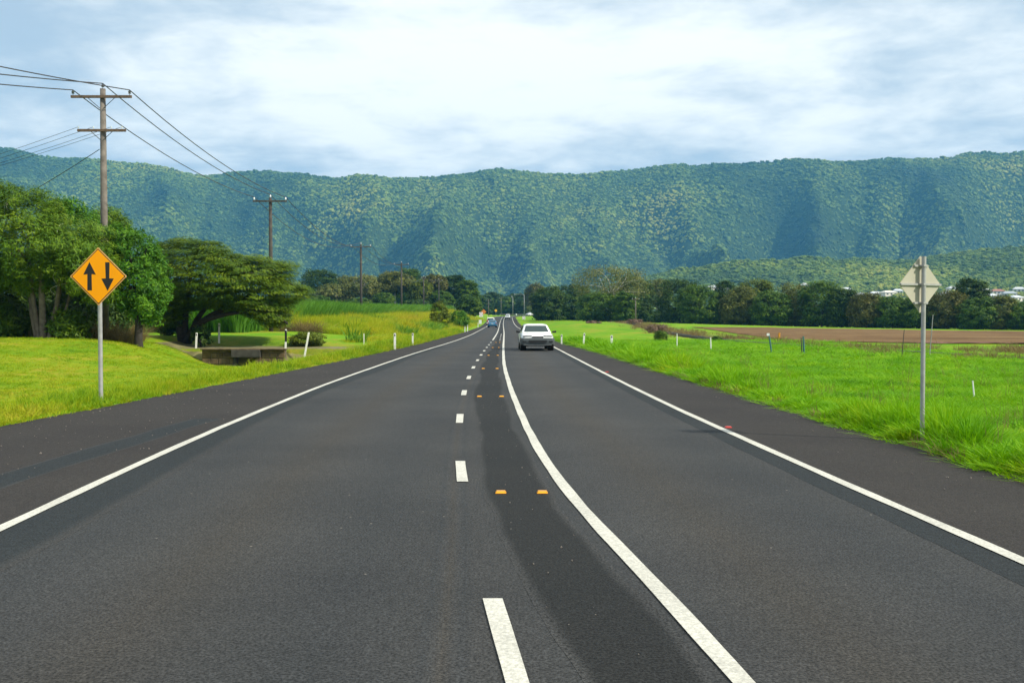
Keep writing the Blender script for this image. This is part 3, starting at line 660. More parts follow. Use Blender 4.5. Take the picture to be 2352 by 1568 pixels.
# ------------------------------------------------------------------ trees
def in_poly(px, py, poly):
    inside = np.zeros(len(px), bool); n = len(poly)
    for i in range(n):
        x0, y0 = poly[i]; x1, y1 = poly[(i + 1) % n]
        c = ((y0 > py) != (y1 > py)) & (px < (x1 - x0) * (py - y0) / (y1 - y0 + 1e-12) + x0); inside ^= c
    return inside
def edge_dist(px, py, poly):
    d = np.full(len(px), 1e9); n = len(poly)
    for i in range(n):
        a, b = np.array(poly[i]), np.array(poly[(i + 1) % n]); ab = b - a
        t = np.clip(((px - a[0]) * ab[0] + (py - a[1]) * ab[1]) / (ab @ ab + 1e-12), 0, 1)
        d = np.minimum(d, np.hypot(px - a[0] - t * ab[0], py - a[1] - t * ab[1]))
    return d
def leaves(centres, sizes, per, ll, lw, rg, outc, up=0.5, out=0.6, rnd=0.8, spray=0.0, varbias=None):
    """leaf quads in clumps round the given centres"""
    nC = len(centres); idx = np.repeat(np.arange(nC), per); n = len(idx)
    off = rg.normal(0, 1, (n, 3)); off /= np.linalg.norm(off, axis=1)[:, None]; off *= rg.uniform(0.25, 1.0, (n, 1)) ** 0.6
    p = centres[idx] + off * sizes[idx]
    o = (centres[idx] - outc); o /= np.linalg.norm(o, axis=1)[:, None] + 1e-6
    nr = o * out + off * 0.45 + np.array([0, 0, up]) + rg.normal(0, rnd, (n, 3)) * 0.6
    nr /= np.linalg.norm(nr, axis=1)[:, None]
    a = rg.normal(0, 1, (n, 3)) * (1 - spray) + spray * (o * np.array([1, 1, 0.25]) * 2.2 + np.array([0, 0, 0.1]))
    a -= nr * (a * nr).sum(1)[:, None]; a /= np.linalg.norm(a, axis=1)[:, None] + 1e-9
    b = np.cross(nr, a); L = ll * rg.uniform(0.65, 1.25, (n, 1)); W = lw * rg.uniform(0.7, 1.25, (n, 1))
    V = np.stack([p - a * L / 2, p + b * W / 2, p + a * L / 2, p - b * W / 2], 1).reshape(-1, 3)
    Q = np.arange(n * 4).reshape(-1, 4)
    cv = rg.uniform(0, 1, nC) if varbias is None else varbias
    v = np.clip(0.62 * cv[idx] + 0.38 * rg.uniform(0, 1, n), 0, 1)
    return V, Q, v
def crown_pts(poly, depth, n, rg, shell=0.55):
    poly = np.array(poly); lo, hi = poly.min(0), poly.max(0); out = []
    P = rg.uniform(lo, hi, (n * 8, 2)); P = P[in_poly(P[:, 0], P[:, 1], poly)]
    d = edge_dist(P[:, 0], P[:, 1], poly); dm = d.max()
    half = depth * np.sqrt(np.clip(1 - (1 - d / dm) ** 2, 0, 1))
    u = rg.uniform(-1, 1, len(P)); y = u * half
    core = np.minimum(1 - np.abs(u), d / dm)                # 0 at the skin, 1 in the middle
    keep = rg.uniform(0, 1, len(P)) < np.where(core > shell, 0.25, 1.0)
    q = np.stack([P[:, 0], y, P[:, 1]], 1)[keep]
    return q[:n]
LEAF = {
    'needle': leaf_mat('leaf_needle', [(0.0, (0.030, 0.090, 0.004)), (0.5, (0.10, 0.20, 0.006)), (1.0, (0.23, 0.32, 0.012))], 0.25),
    'mango': leaf_mat('leaf_bright_green', [(0.0, (0.024, 0.090, 0.005)), (0.5, (0.068, 0.20, 0.008)), (1.0, (0.17, 0.33, 0.018))], 0.35),
    'spread': leaf_mat('leaf_feathery', [(0.0, (0.032, 0.080, 0.003)), (0.5, (0.095, 0.175, 0.004)), (1.0, (0.22, 0.29, 0.010))], 0.3),
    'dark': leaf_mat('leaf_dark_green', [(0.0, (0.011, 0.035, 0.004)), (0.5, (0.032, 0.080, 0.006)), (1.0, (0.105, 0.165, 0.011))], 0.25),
    'mid': leaf_mat('leaf_mid_green', [(0.0, (0.024, 0.066, 0.004)), (0.5, (0.066, 0.142, 0.006)), (1.0, (0.17, 0.25, 0.013))], 0.3),
    'olive': leaf_mat('leaf_olive', [(0.0, (0.048, 0.072, 0.010)), (0.5, (0.12, 0.145, 0.018)), (1.0, (0.26, 0.25, 0.045))], 0.3),
    'pale': leaf_mat('leaf_pale_olive', [(0.0, (0.075, 0.105, 0.018)), (0.5, (0.15, 0.175, 0.034)), (1.0, (0.27, 0.26, 0.065))], 0.3),
    'dry': leaf_mat('leaf_dead', [(0.0, (0.10, 0.06, 0.035)), (0.5, (0.20, 0.13, 0.085)), (1.0, (0.30, 0.21, 0.15))], 0.2),
    'lime': leaf_mat('leaf_lime', [(0.0, (0.06, 0.10, 0.008)), (0.5, (0.12, 0.17, 0.012)), (1.0, (0.22, 0.25, 0.022))], 0.35),
    'brown': leaf_mat('leaf_brownish', [(0.0, (0.050, 0.066, 0.010)), (0.5, (0.105, 0.115, 0.015)), (1.0, (0.21, 0.18, 0.032))], 0.3),
}
def limb(mb, p0, p1, r0, r1, rg, bow=0.12, n=6, sides=7):
    p0, p1 = np.array(p0, float), np.array(p1, float); L = np.linalg.norm(p1 - p0); b = rg.normal(0, bow * L, 3); b[2] = abs(b[2]) * 0.5
    pts = [p0 + (p1 - p0) * t + b * math.sin(math.pi * t) + rg.normal(0, 0.012 * L, 3) * (0 < k < n) for k, t in enumerate(np.linspace(0, 1, n + 1))]
    mb.tube(pts, [r0 + (r1 - r0) * k / n for k in range(n + 1)], sides); return pts
def tree(name, label, poly, base, depth, leafk, bark, n_clump, clump, per, ll, lw, seed, stems=None, group=None, spray=0.0, up=0.5, twigs=0, rnd=0.8, trunk_r=0.2, cat='tree', limbs=7):
    """poly: crown outline in metres (x, z) about the trunk foot"""
    rg = np.random.default_rng(seed); root = empty(name, base, 0, label, cat, group)
    C = crown_pts(poly, depth, n_clump, rg); cen = C.mean(0); cen[2] -= 0.15 * (C[:, 2].max() - C[:, 2].min())
    S = np.array(clump) * rg.uniform(0.65, 1.35, (len(C), 1))
    V, Q, v = leaves(C, S, per, ll, lw, rg, cen, up=up, spray=spray, rnd=rnd)
    mb = MB()
    if stems:
        for (p, r0, r1) in stems:
            mb.tube(p, [r0 + (r1 - r0) * k / (len(p) - 1) for k in range(len(p))], 9)
        tips = [np.array(p[-1]) for p, _, _ in stems]
    else:
        top = np.array([cen[0] * 0.5, 0, max(0.35 * cen[2], min(cen[2], C[:, 2].min() + 0.2 * (C[:, 2].max() - C[:, 2].min())))])
        mb.tube([(0, 0, -0.3), (0.03 * top[0], 0, 0.3), tuple(0.5 * top + rg.normal(0, .08, 3)), tuple(top)], [trunk_r * 1.35, trunk_r, trunk_r * 0.85, trunk_r * 0.7], 9); tips = [top]
    far = C[rg.permutation(len(C))[:limbs]]
    for q in far:
        tp = tips[int(np.argmin([np.linalg.norm(q - t) for t in tips]))]
        limb(mb, tp, q, trunk_r * 0.5, trunk_r * 0.1, rg)
    mb.build('trunk', bark, root, smooth=True)
    if twigs:
        tw = MB()
        for k in range(twigs):
            q = C[rg.integers(len(C))]; e = q + rg.normal(0, 0.8, 3) * np.array(clump) * 1.6
            limb(tw, q, e, trunk_r * 0.10, trunk_r * 0.03, rg, 0.2, 4, 4)
        kind(tw.build('twigs', M['bark_pale'], root), 'stuff')
    o = link('crown', np_mesh('crown', V, Q, [('v', 'FACE', v)]), LEAF[leafk], root)
    return root
def px_poly(pts, Y, base): return [(at(x, y, Y)[0] - base[0], at(x, y, Y)[2] - base[2]) for x, y in pts]

# --- three large trees by the lawn
b1 = np.array([*at(100, 775, 45)[:2], 0]); b1[2] = Hs(b1[0], b1[1])
o1 = px_poly([(-150, 470), (-70, 415), (0, 418), (40, 428), (75, 442), (108, 440), (122, 470), (150, 500), (190, 512), (245, 525), (272, 570), (272, 640), (262, 690), (205, 690), (160, 650), (120, 655), (70, 672), (20, 650), (-60, 690), (-150, 680)], 45, b1)
def st(*p): return [tuple(a) for a in p]
stems1 = []
for (xb, xt, yt, rr) in ((88, 64, 640, .14), (94, 78, 600, .12), (102, 105, 590, .16), (108, 132, 620, .10), (113, 150, 600, .11), (118, 172, 610, .07)):
    p0 = at(xb, 775, 45) - b1; p1 = at(xt, yt, 45) - b1; p0[1] = RNG.normal(0, .2); p1[1] = RNG.normal(0, .5); p0[2] = -0.2; mid_ = p0 * .5 + p1 * .5 + np.array([(xb - 102) * 0.006, 0, -0.1])
    stems1.append((st(p0, p0 * .8 + mid_ * .2, mid_, p1 * .5 + mid_ * .5, p1), rr * 1.15, rr * 0.6))
tree('casuarina_tree', 'tall needle-leaved tree with fanned grey trunks at the back of the lawn', o1, b1, 3.0, 'needle', M['bark_grey'], 1500, (0.42, 0.42, 0.34), 62, 0.24, 0.038, 11, stems1, None, 0.25, 0.8, 46, 0.7, 0.12, 'tree', 16)
b0 = np.array([*at(150, 760, 55)[:2], 0]); b0[2] = Hs(b0[0], b0[1])
o0 = px_poly([(95, 520), (115, 470), (150, 456), (180, 462), (215, 490), (240, 520), (250, 600), (200, 640), (120, 640)], 55, b0)
tree('broadleaf_tree', 'light green broadleaf tree rising behind the needle-leaved tree', o0, b0, 2.2, 'mango', M['bark'], 330, (0.38, 0.38, 0.26), 40, 0.22, 0.08, 12, None, 'broadleaf trees by the lawn', limbs=6, trunk_r=0.18)
bq = np.array([*at(262, 760, 68)[:2], 0]); bq[2] = Hs(bq[0], bq[1])
oq = px_poly([(215, 560), (220, 495), (240, 470), (252, 488), (272, 478), (285, 505), (300, 520), (300, 560), (260, 600)], 68, bq)
tree('pine_tree', 'dark thin-topped pine just right of the tallest power pole', oq, bq, 2.0, 'needle', M['bark'], 220, (0.45, 0.45, 0.3), 46, 0.34, 0.05, 13, None, None, 0.2, 0.7, limbs=8, trunk_r=0.16)
b2 = np.array([*at(318, 770, 46.5)[:2], 0]); b2[2] = Hs(b2[0], b2[1])
o2 = px_poly([(238, 560), (252, 528), (280, 518), (300, 526), (318, 532), (345, 548), (362, 585), (380, 620), (384, 660), (372, 700), (358, 738), (330, 742), (296, 715), (262, 690), (240, 640)], 46.5, b2)
tree('mango_tree', 'glossy bright green broadleaf tree right of the orange sign', o2, b2, 2.0, 'mango', M['bark_dark'], 340, (0.34, 0.34, 0.26), 62, 0.21, 0.065, 14, None, 'broadleaf trees by the lawn', 0.1, 0.6, limbs=8, trunk_r=0.2)
b3 = np.array([*at(425, 778, 60)[:2], 0]); b3[2] = Hs(b3[0], b3[1])
o3 = px_poly([(352, 640), (362, 568), (395, 548), (440, 546), (470, 556), (500, 556), (530, 575), (560, 590), (600, 586), (618, 598), (684, 604), (672, 626), (668, 646), (706, 664), (694, 690), (664, 700), (655, 748), (630, 752), (590, 728), (540, 716), (500, 712), (462, 706), (430, 716), (398, 750), (362, 752)], 60, b3)
def pol(*pp): return st(*[np.array([(x - 425) / FPX * 60, dy, at(x, y, 60)[2] - b3[2]]) for x, y, dy in pp])
stems3 = [(pol((418, 790, 0), (410, 752, .1), (392, 715, .2), (378, 668, .3)), .24, .08), (pol((424, 790, .1), (422, 745, .2), (430, 690, .1), (440, 630, 0)), .26, .09),
          (pol((428, 790, 0), (450, 750, -.2), (490, 725, -.4), (540, 700, -.5), (600, 668, -.4), (648, 640, -.2)), .28, .06), (pol((430, 790, .1), (448, 735, .3), (480, 690, .5), (520, 640, .6)), .22, .07),
          (pol((426, 788, -.1), (470, 738, -.6), (530, 722, -1.0), (600, 712, -1.2), (650, 726, -1.1), (668, 742, -1.0)), .18, .04)]
tree('spreading_tree', 'wide low spreading tree with feathery layered branches beside the culvert', o3, b3, 3.2, 'spread', M['bark_dark'], 1900, (0.62, 0.55, 0.13), 56, 0.22, 0.05, 15, stems3, None, 0.75, 0.9, 0, 0.45, 0.14, 'tree', 26)

# --- dark understorey behind the lawn trees, and small shrubs
def shrub(name, label, x0, x1, y0, y1, Y, leafk, seed, ncl=120, per=40, ll=0.2, lw=0.07, depth=1.0, clump=(0.3, 0.3, 0.24), group=None, bark='bark_dark', cat='shrub', up=0.5, spray=0.0):
    rg = np.random.default_rng(seed); xc = (x0 + x1) / 2; b = np.array([at(xc, y1, Y)[0], Y, 0.0]); b[2] = Hs(b[0], Y)
    hw = (x1 - x0) / 2 / FPX * Y; top = at(xc, y0, Y)[2] - b[2]
    poly = [(hw * math.cos(a) * (0.88 + 0.2 * rg.uniform()), max(0.03, top * (0.5 + 0.5 * math.sin(a) * (0.88 + 0.16 * rg.uniform())))) for a in np.linspace(0, 2 * math.pi, 17)[:-1]]
    poly = [(x, z if z > top * .45 else z * 0.6) for x, z in poly]
    return tree(name, label, poly, b, depth, leafk, M[bark], ncl, clump, per, ll, lw, seed, None, group, spray=spray, up=up, limbs=6, trunk_r=min(0.12, 0.035 * top + 0.02), cat=cat)
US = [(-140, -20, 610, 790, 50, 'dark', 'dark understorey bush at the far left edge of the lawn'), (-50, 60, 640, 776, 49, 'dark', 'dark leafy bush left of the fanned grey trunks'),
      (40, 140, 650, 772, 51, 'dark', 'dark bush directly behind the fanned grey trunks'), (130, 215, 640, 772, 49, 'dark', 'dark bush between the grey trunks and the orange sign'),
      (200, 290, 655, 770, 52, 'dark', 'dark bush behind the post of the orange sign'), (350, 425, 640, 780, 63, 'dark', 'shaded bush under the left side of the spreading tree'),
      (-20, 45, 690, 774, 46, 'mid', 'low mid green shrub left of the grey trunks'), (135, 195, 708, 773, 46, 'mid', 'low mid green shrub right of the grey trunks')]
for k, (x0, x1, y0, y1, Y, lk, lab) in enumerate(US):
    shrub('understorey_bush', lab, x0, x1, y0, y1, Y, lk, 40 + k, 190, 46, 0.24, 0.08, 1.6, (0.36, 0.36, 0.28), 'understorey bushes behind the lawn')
shrub('low_plant', 'small dark leafy plant at the foot of the spreading tree', 440, 482, 748, 782, 58.5, 'dark', 61, 40, 40, 0.2, 0.09, .5, (0.16, 0.16, 0.14), None)
shrub('low_plant', 'trailing green creeper mound beside the leaning white post', 668, 745, 762, 803, 60, 'lime', 62, 130, 44, 0.13, 0.07, 1.2, (0.26, 0.26, 0.12), None)
shrub('roadside_bush', 'small olive bush leaning over the yellow grass, left of the blue car', 988, 1032, 692, 742, 128, 'lime', 63, 120, 44, 0.26, 0.10, 1.1, (0.36, 0.36, 0.26), None)
shrub('roadside_bush', 'round bright green bush behind the small olive bush', 1030, 1076, 712, 742, 150, 'mango', 64, 120, 44, 0.28, 0.08, 1.4, (0.4, 0.4, 0.3), None)

shrub('dry_shrub', 'pinkish dry twiggy shrub at the left corner of the ploughed field', 1484, 1536, 746, 763, 118, 'dry', 67, 60, 40, 0.3, 0.05, 1.2, (0.34, 0.34, 0.22), None, cat='shrub')
shrub('dry_shrub', 'brown heap of dead scrub below the short pale power pole', 1438, 1474, 734, 748, 185, 'dry', 68, 50, 40, 0.36, 0.09, 1.2, (0.4, 0.4, 0.25), None, cat='shrub')
shrub('low_plant', 'blue-green reedy clump in front of the pinkish dry shrub', 1504, 1532, 762, 782, 84, 'mid', 69, 50, 40, 0.4, 0.04, .6, (0.2, 0.2, 0.26), None)
shrub('low_plant', 'small dark green bush at the near edge of the ploughed field', 1637, 1657, 773, 784, 84, 'dark', 70, 40, 40, 0.16, 0.07, .4, (0.15, 0.15, 0.12), None)
shrub('dry_shrub', 'low brown scrub at the far end of the right verge', 1345, 1380, 738, 749, 190, 'dry', 71, 40, 40, 0.36, 0.09, 1.2, (0.4, 0.4, 0.2), None, cat='shrub')
kind(sheet('soil_patch', lambda U, W: (9.2 + U * 3.6 + 0.3 * np.sin(W * 9), 57 + W * 2.6 + 0.4 * np.sin(U * 8)), np.linspace(0, 1, 20), np.linspace(0, 1, 10), M['soil'], 0.10, 0.25, 12), 'structure')

# --- far trees: x0, x1, crown top, crown bottom, foot (photo rows), distance, leaf, bark, label
FT_L = [
 (690, 776, 617, 705, 712, 330, 'dark', 'bark_dark', 'large round dark tree at the left end of the row behind the cane', 0),
 (728, 792, 654, 696, 714, 318, 'pale', 'bark_pale', 'dry pale tree in front of the large round dark tree', 14),
 (762, 812, 634, 712, 714, 345, 'olive', 'bark_pale', 'slim olive tree right of the large round dark tree', 4),
 (788, 872, 632, 680, 712, 320, 'pale', 'bark_pale', 'pale tree with fanned white trunks behind the third power pole', 26),
 (845, 890, 640, 712, 714, 350, 'olive', 'bark_pale', 'olive tree between the two white-trunked trees', 6),
 (868, 948, 626, 674, 716, 325, 'olive', 'bark_pale', 'tall olive tree with a forked white trunk by the fourth power pole', 8),
 (900, 968, 618, 700, 716, 365, 'mid', 'bark', 'dark green treetop behind the fourth power pole', 0),
 (938, 990, 645, 706, 716, 320, 'lime', 'bark', 'yellow-green tree left of the fifth power pole', 0),
 (972, 1024, 632, 672, 718, 325, 'brown', 'bark_pale', 'brownish tree with a thin white trunk right of the fifth power pole', 8),
 (860, 905, 672, 716, 718, 312, 'mid', 'bark', 'low green tree at the foot of the white-trunked trees', 0),
 (990, 1040, 668, 722, 724, 318, 'mid', 'bark', 'low green tree behind the small roadside bush', 0),
 (1018, 1070, 630, 700, 724, 335, 'dark', 'bark_dark', 'dense rounded dark tree behind the cluster of power poles', 0),
 (1048, 1098, 644, 726, 730, 330, 'mid', 'bark', 'tall green tree at the right end of the left tree row', 0),
 (1052, 1104, 676, 734, 736, 300, 'mid', 'bark_dark', 'bushy green tree hanging over the left road verge', 0),
 (705, 760, 680, 714, 716, 310, 'mid', 'bark', 'low bush in front of the dry pale tree', 0),
 (800, 850, 684, 714, 716, 308, 'mid', 'bark', 'low bush at the foot of the fanned white trunks', 0),
 (930, 985, 688, 716, 718, 306, 'dark', 'bark', 'low dark bush beneath the yellow-green tree', 0)]
FT_C = [
 (1088, 1130, 676, 724, 726, 560, 'dark', 'bark_dark', 'dark tree left of the far bend, nearest the left verge', 0),
 (1112, 1152, 670, 724, 725, 590, 'dark', 'bark_dark', 'dark tree behind the small yellow far sign', 0),
 (1140, 1180, 682, 723, 724, 575, 'mid', 'bark_dark', 'dark green tree straight above the end of the road', 0),
 (1165, 1206, 672, 723, 724, 600, 'dark', 'bark_dark', 'dark tree behind the street lamps at the bend', 0),
 (1188, 1228, 680, 724, 726, 570, 'dark', 'bark_dark', 'dark tree behind the two cars on the bend', 0),
 (1206, 1252, 650, 720, 728, 540, 'brown', 'bark_pale', 'rounded brownish tree above the cars on the bend', 6),
 (1207, 1236, 704, 728, 729, 500, 'lime', 'bark', 'small yellow-green bush right of the cars on the bend', 0)]
FT_R = [
 (1222, 1300, 656, 736, 739, 300, 'dark', 'bark_dark', 'broad dark tree at the left end of the right-hand row', 0),
 (1276, 1352, 652, 736, 739, 310, 'dark', 'bark_dark', 'broad dark tree second in the right-hand row', 0),
 (1322, 1482, 611, 692, 742, 275, 'pale', 'bark_pale', 'tallest tree of the right-hand row, pale crown with bare white branches', 40),
 (1330, 1420, 672, 738, 741, 268, 'mid', 'bark', 'green low-branched tree below the pale tallest tree', 0),
 (1412, 1500, 636, 738, 742, 285, 'dark', 'bark_dark', 'dense dark tree right of the pale tallest tree', 0),
 (1408, 1462, 670, 740, 743, 262, 'mid', 'bark', 'mid green tree behind the short power pole', 0),
 (1478, 1540, 640, 702, 742, 300, 'pale', 'bark_pale', 'dry tree with bare white branches left of the broad dark dome', 24),
 (1512, 1612, 640, 742, 745, 262, 'dark', 'bark_dark', 'broad dark dome-shaped tree in the middle of the right-hand row', 0),
 (1560, 1648, 652, 743, 746, 250, 'mid', 'bark', 'brighter green tree overlapping the broad dark dome', 0),
 (1640, 1690, 644, 742, 746, 275, 'dark', 'bark_dark', 'dark flat-topped tree behind the row, below the white roofs', 0),
 (1655, 1740, 660, 744, 747, 248, 'olive', 'bark', 'olive tree right of the brighter green tree', 0),
 (1688, 1772, 643, 720, 747, 262, 'lime', 'bark', 'tree with a yellow-green top in the right-hand row', 0),
 (1730, 1812, 668, 746, 749, 242, 'mid', 'bark', 'low mid green tree right of the yellow-green top', 0),
 (1780, 1872, 650, 747, 750, 246, 'olive', 'bark', 'olive brown tree with a bare trunk showing', 0),
 (1838, 1936, 642, 748, 751, 240, 'mid', 'bark', 'high rounded green tree left of the bare sign', 0),
 (1900, 1966, 662, 749, 752, 236, 'dark', 'bark_dark', 'dark tree sloping down right of the high rounded one', 0),
 (1950, 2030, 674, 750, 753, 232, 'brown', 'bark', 'brownish green tree left of the sign post', 0),
 (2010, 2090, 680, 751, 754, 230, 'mid', 'bark', 'green tree directly behind the bare sign', 0),
 (2070, 2150, 682, 752, 755, 228, 'mid', 'bark_dark', 'low green tree just right of the sign post', 0),
 (2130, 2220, 668, 753, 756, 226, 'brown', 'bark', 'brownish tree left of the isolated tall dark crown', 0),
 (2195, 2262, 638, 716, 757, 232, 'dark', 'bark_dark', 'isolated tall dark crown standing above the right-hand row', 0),
 (2200, 2290, 684, 754, 757, 222, 'mid', 'bark', 'green tree below the isolated tall dark crown', 0),
 (2262, 2340, 682, 755, 758, 222, 'olive', 'bark', 'yellowish green tree near the right edge of the photo', 0),
 (2315, 2420, 692, 756, 759, 220, 'mid', 'bark', 'green tree cut by the right edge of the photo', 0),
 (2400, 2520, 680, 757, 760, 220, 'dark', 'bark_dark', 'dark tree just beyond the right edge of the photo', 0)]
def far_trees(rows, group, seed):
    for k, (x0, x1, yt, yb, yf, Y, lk, bk, lab, tw) in enumerate(rows):
        rg = np.random.default_rng(seed + k); xc = (x0 + x1) / 2
        b = np.array([at(xc, yf, Y)[0], Y, 0.0]); b[2] = Hs(b[0], Y)
        hw = (x1 - x0) / 2 / FPX * Y * 1.06; zt, zb = at(xc, yt, Y)[2] - b[2], max(0.3, at(xc, yb, Y)[2] - b[2])
        zc, hh = (zt + zb) / 2, (zt - zb) / 2; poly = []
        for a in np.linspace(0, 2 * math.pi, 19)[:-1]:
            ex = abs(math.cos(a)) ** (0.75 if math.sin(a) > -0.05 or lk == 'pale' or bk == 'bark_pale' else 0.3) * math.copysign(1, math.cos(a)); ez = abs(math.sin(a)) ** 0.8 * math.copysign(1, math.sin(a))
            q = 0.84 + 0.26 * rg.uniform(); poly.append((hw * ex * q, zc + hh * ez * (0.86 + 0.17 * rg.uniform())))
        cs = 0.115 * (hw + hh); area = hw * hh
        sparse = lk in ('pale',); ncl = int((260 if sparse else 330) * max(1, area / 40.0) ** 0.35)
        flat = 0.55 if lk in ('dark', 'mid') else 0.8
        tree('tree', lab, poly, b, hw * 0.8, lk, M[bk], ncl, (cs, cs, cs * flat), 30 if sparse else 44, 0.50 * (Y / 250.0) ** 0.7, 0.26 * (Y / 250.0) ** 0.7, seed + k, None, group, up=0.6, twigs=tw, limbs=16 if tw else 5, trunk_r=0.035 * (zt) ** 0.9 * 0.6 + 0.08)
far_trees(FT_L, 'trees behind the cane field', 200)
far_trees(FT_C, 'trees at the far bend', 300)
far_trees(FT_R, 'trees along the far side of the field', 400)
ANCH = ['the broad dark trees at the left end', 'the pale tallest tree', 'the dense dark tree', 'the dry white-branched tree', 'the broad dark dome', 'the brighter green tree', 'the yellow-green top', 'the low mid green tree', 'the olive brown tree', 'the high rounded tree', 'the sloping dark tree', 'the bare sign', 'the first tree right of the sign', 'the brownish tree', 'the isolated dark crown', 'the yellowish tree at the right edge']
for k in range(16):
    xa = 1232 + k * 73; Yk = float(np.interp(xa, [1230, 1500, 1700, 2000, 2420], [318, 292, 266, 240, 224]))
    shrub('thicket', 'dark thicket at the foot of %s' % ANCH[k], xa - 10, xa + 92, float(np.interp(xa, [1230, 2400], [712, 716])), float(np.interp(xa, [1230, 2400], [738, 758])), Yk, 'dark', 520 + k, 260, 40, 0.5, 0.26, 2.2, (0.9, 0.9, 0.55), 'thickets under the far tree row')

# ------------------------------------------------------------------ grass, cane, long grass
def tuft(name, mat, nb, h, wd, spread, lean, seed, segs=3):
    rg = np.random.default_rng(seed); V, F = [], []
    for k in range(nb):
        a = rg.uniform(0, 6.283); r = spread * math.sqrt(rg.uniform()); x, y = r * math.cos(a), r * math.sin(a)
        la = a + rg.normal(0, 0.8); hh = h * rg.uniform(0.55, 1.15); ln = lean * rg.uniform(0.3, 1.3) * hh; fa = rg.uniform(0, 6.283); w0 = wd * rg.uniform(0.7, 1.3)
        dx, dy = math.cos(fa) * w0 / 2, math.sin(fa) * w0 / 2; b = len(V)
        for s in range(segs):
            t = s / segs; off = ln * t * t; z = hh * (t - 0.18 * lean * t * t); ww = 1 - 0.55 * t
            cx_, cy_ = x + math.cos(la) * off, y + math.sin(la) * off
            V += [(cx_ - dx * ww, cy_ - dy * ww, z), (cx_ + dx * ww, cy_ + dy * ww, z)]
        V.append((x + math.cos(la) * ln, y + math.sin(la) * ln, hh * (1 - 0.18 * lean)))
        for s in range(segs - 1): F.append((b + 2 * s, b + 2 * s + 1, b + 2 * s + 3, b + 2 * s + 2))
        F.append((b + 2 * segs - 2, b + 2 * segs - 1, b + 2 * segs))
    me = bpy.data.meshes.new(name); me.from_pydata(V, [], F); me.materials.append(mat); return bpy.data.objects.new(name, me)
M['g_mead'] = grass_mat('meadow_blade', [(0.0, (0.065, 0.22, 0.002)), (0.35, (0.15, 0.38, 0.002)), (0.7, (0.24, 0.47, 0.003)), (1.0, (0.38, 0.48, 0.008))], 0.45)
M['g_lawn'] = grass_mat('lawn_blade', [(0.0, (0.07, 0.19, 0.003)), (0.3, (0.19, 0.33, 0.004)), (0.6, (0.31, 0.39, 0.006)), (1.0, (0.44, 0.38, 0.03))], 0.5)
M['g_bank'] = grass_mat('bank_blade', [(0.0, (0.15, 0.32, 0.004)), (0.25, (0.29, 0.41, 0.006)), (0.55, (0.43, 0.44, 0.010)), (0.85, (0.50, 0.42, 0.02)), (1.0, (0.44, 0.30, 0.04))], 0.32, 0.35, 0.5, 1.8)
M['g_cane'] = grass_mat('cane_blade', [(0.0, (0.055, 0.17, 0.010)), (0.5, (0.10, 0.25, 0.015)), (1.0, (0.18, 0.32, 0.025))], 0.06)
M['g_dry'] = grass_mat('dry_blade', [(0.0, (0.12, 0.085, 0.03)), (0.5, (0.24, 0.17, 0.07)), (1.0, (0.20, 0.20, 0.05))], 0.3)
def rnd_pts(n, fn, rg): X, Y = fn(rg, n); return np.stack([X, Y, H(X, Y) - 0.015], 1)
def field_pts(rg, y0, y1, xfun0, xfun1, dens, ref, pw=1.4):
    """plants per square metre: dens at distance ref, thinning with distance"""
    out = []
    for a in np.geomspace(y0, y1, 26)[:-1]:
        b = a * (y1 / y0) ** (1 / 25); ym = (a + b) / 2; xa, xb = xfun0(ym), xfun1(ym)
        if xb <= xa: continue
        n = int(max(0, xb - xa) * (b - a) * dens * min(1.0, (ref / ym) ** pw)); Y = rg.uniform(a, b, n); u = rg.uniform(0, 1, n)
        out.append(np.stack([xfun0(Y) + (xfun1(Y) - xfun0(Y)) * u, Y], 1))
    P = np.concatenate(out); return P[:, 0], P[:, 1]
rg = np.random.default_rng(77)
# right meadow
X, Y = field_pts(rg, 7.5, 85, lambda y: sR_(y) - 0.07, lambda y: np.minimum(0.56 * y + 3.0, 26 + 0 * y), 75, 13, 1.15)
keep = ~((np.abs(X - 5.8 * Y / 13.9) < 0.30) & (Y > 11.0) & (Y < 13.95)); X, Y = X[keep], Y[keep]
dr = X - sR_(Y); patch = fbm(X * 0.5, Y * 0.5, 3, 91)
hgt = (0.30 + 0.85 * np.clip(patch - 0.25, 0, 1)) * (1 + 1.7 * np.exp(-((dr - 0.8) / 0.8) ** 2) * sm((fbm(X * 0.9, Y * 0.9, 2, 95) - 0.30) / 0.15)) * (0.30 + 0.70 * sm(dr / 0.45))
Z = H(X, Y) - 0.02
protos = [tuft('grass_tuft', M['g_mead'], 26, 0.34, 0.016, 0.12, le, s) for s, le in ((1, .5), (2, .8), (3, 1.0), (4, .65))]
scatter('meadow_grass', np.stack([X, Y, Z], 1), np.stack([0.9 + 0.5 * rg.uniform(size=len(X)), 0.9 + 0.5 * rg.uniform(size=len(X)), hgt * rg.uniform(0.7, 1.2, len(X))], 1) * np.clip(Y / 22, 1, 2.4)[:, None] ** np.array([1, 1, 0.25]), protos, 'bright green uneven meadow grass to the right of the road', 'grass', tilt=0.12, seed=21)
X, Y = field_pts(rg, 7.5, 60, lambda y: sR_(y) - 0.10, lambda y: sR_(y) + 0.30, 22, 13, 1.0)
keep = fbm(X * 0.7, Y * 0.7, 3, 107) > 0.44; X, Y = X[keep], Y[keep]
protos = [tuft('straw_tuft', M['g_dry'], 18, 0.14, 0.010, 0.12, le, s) for s, le in ((56, .8), (57, 1.3))]
scatter('edge_straw', np.stack([X, Y, H(X, Y) + 0.0], 1), 0.7 + 0.7 * rg.uniform(size=len(X)), protos, 'dry straw scattered along the right edge of the asphalt', 'grass', tilt=0.5, seed=28)
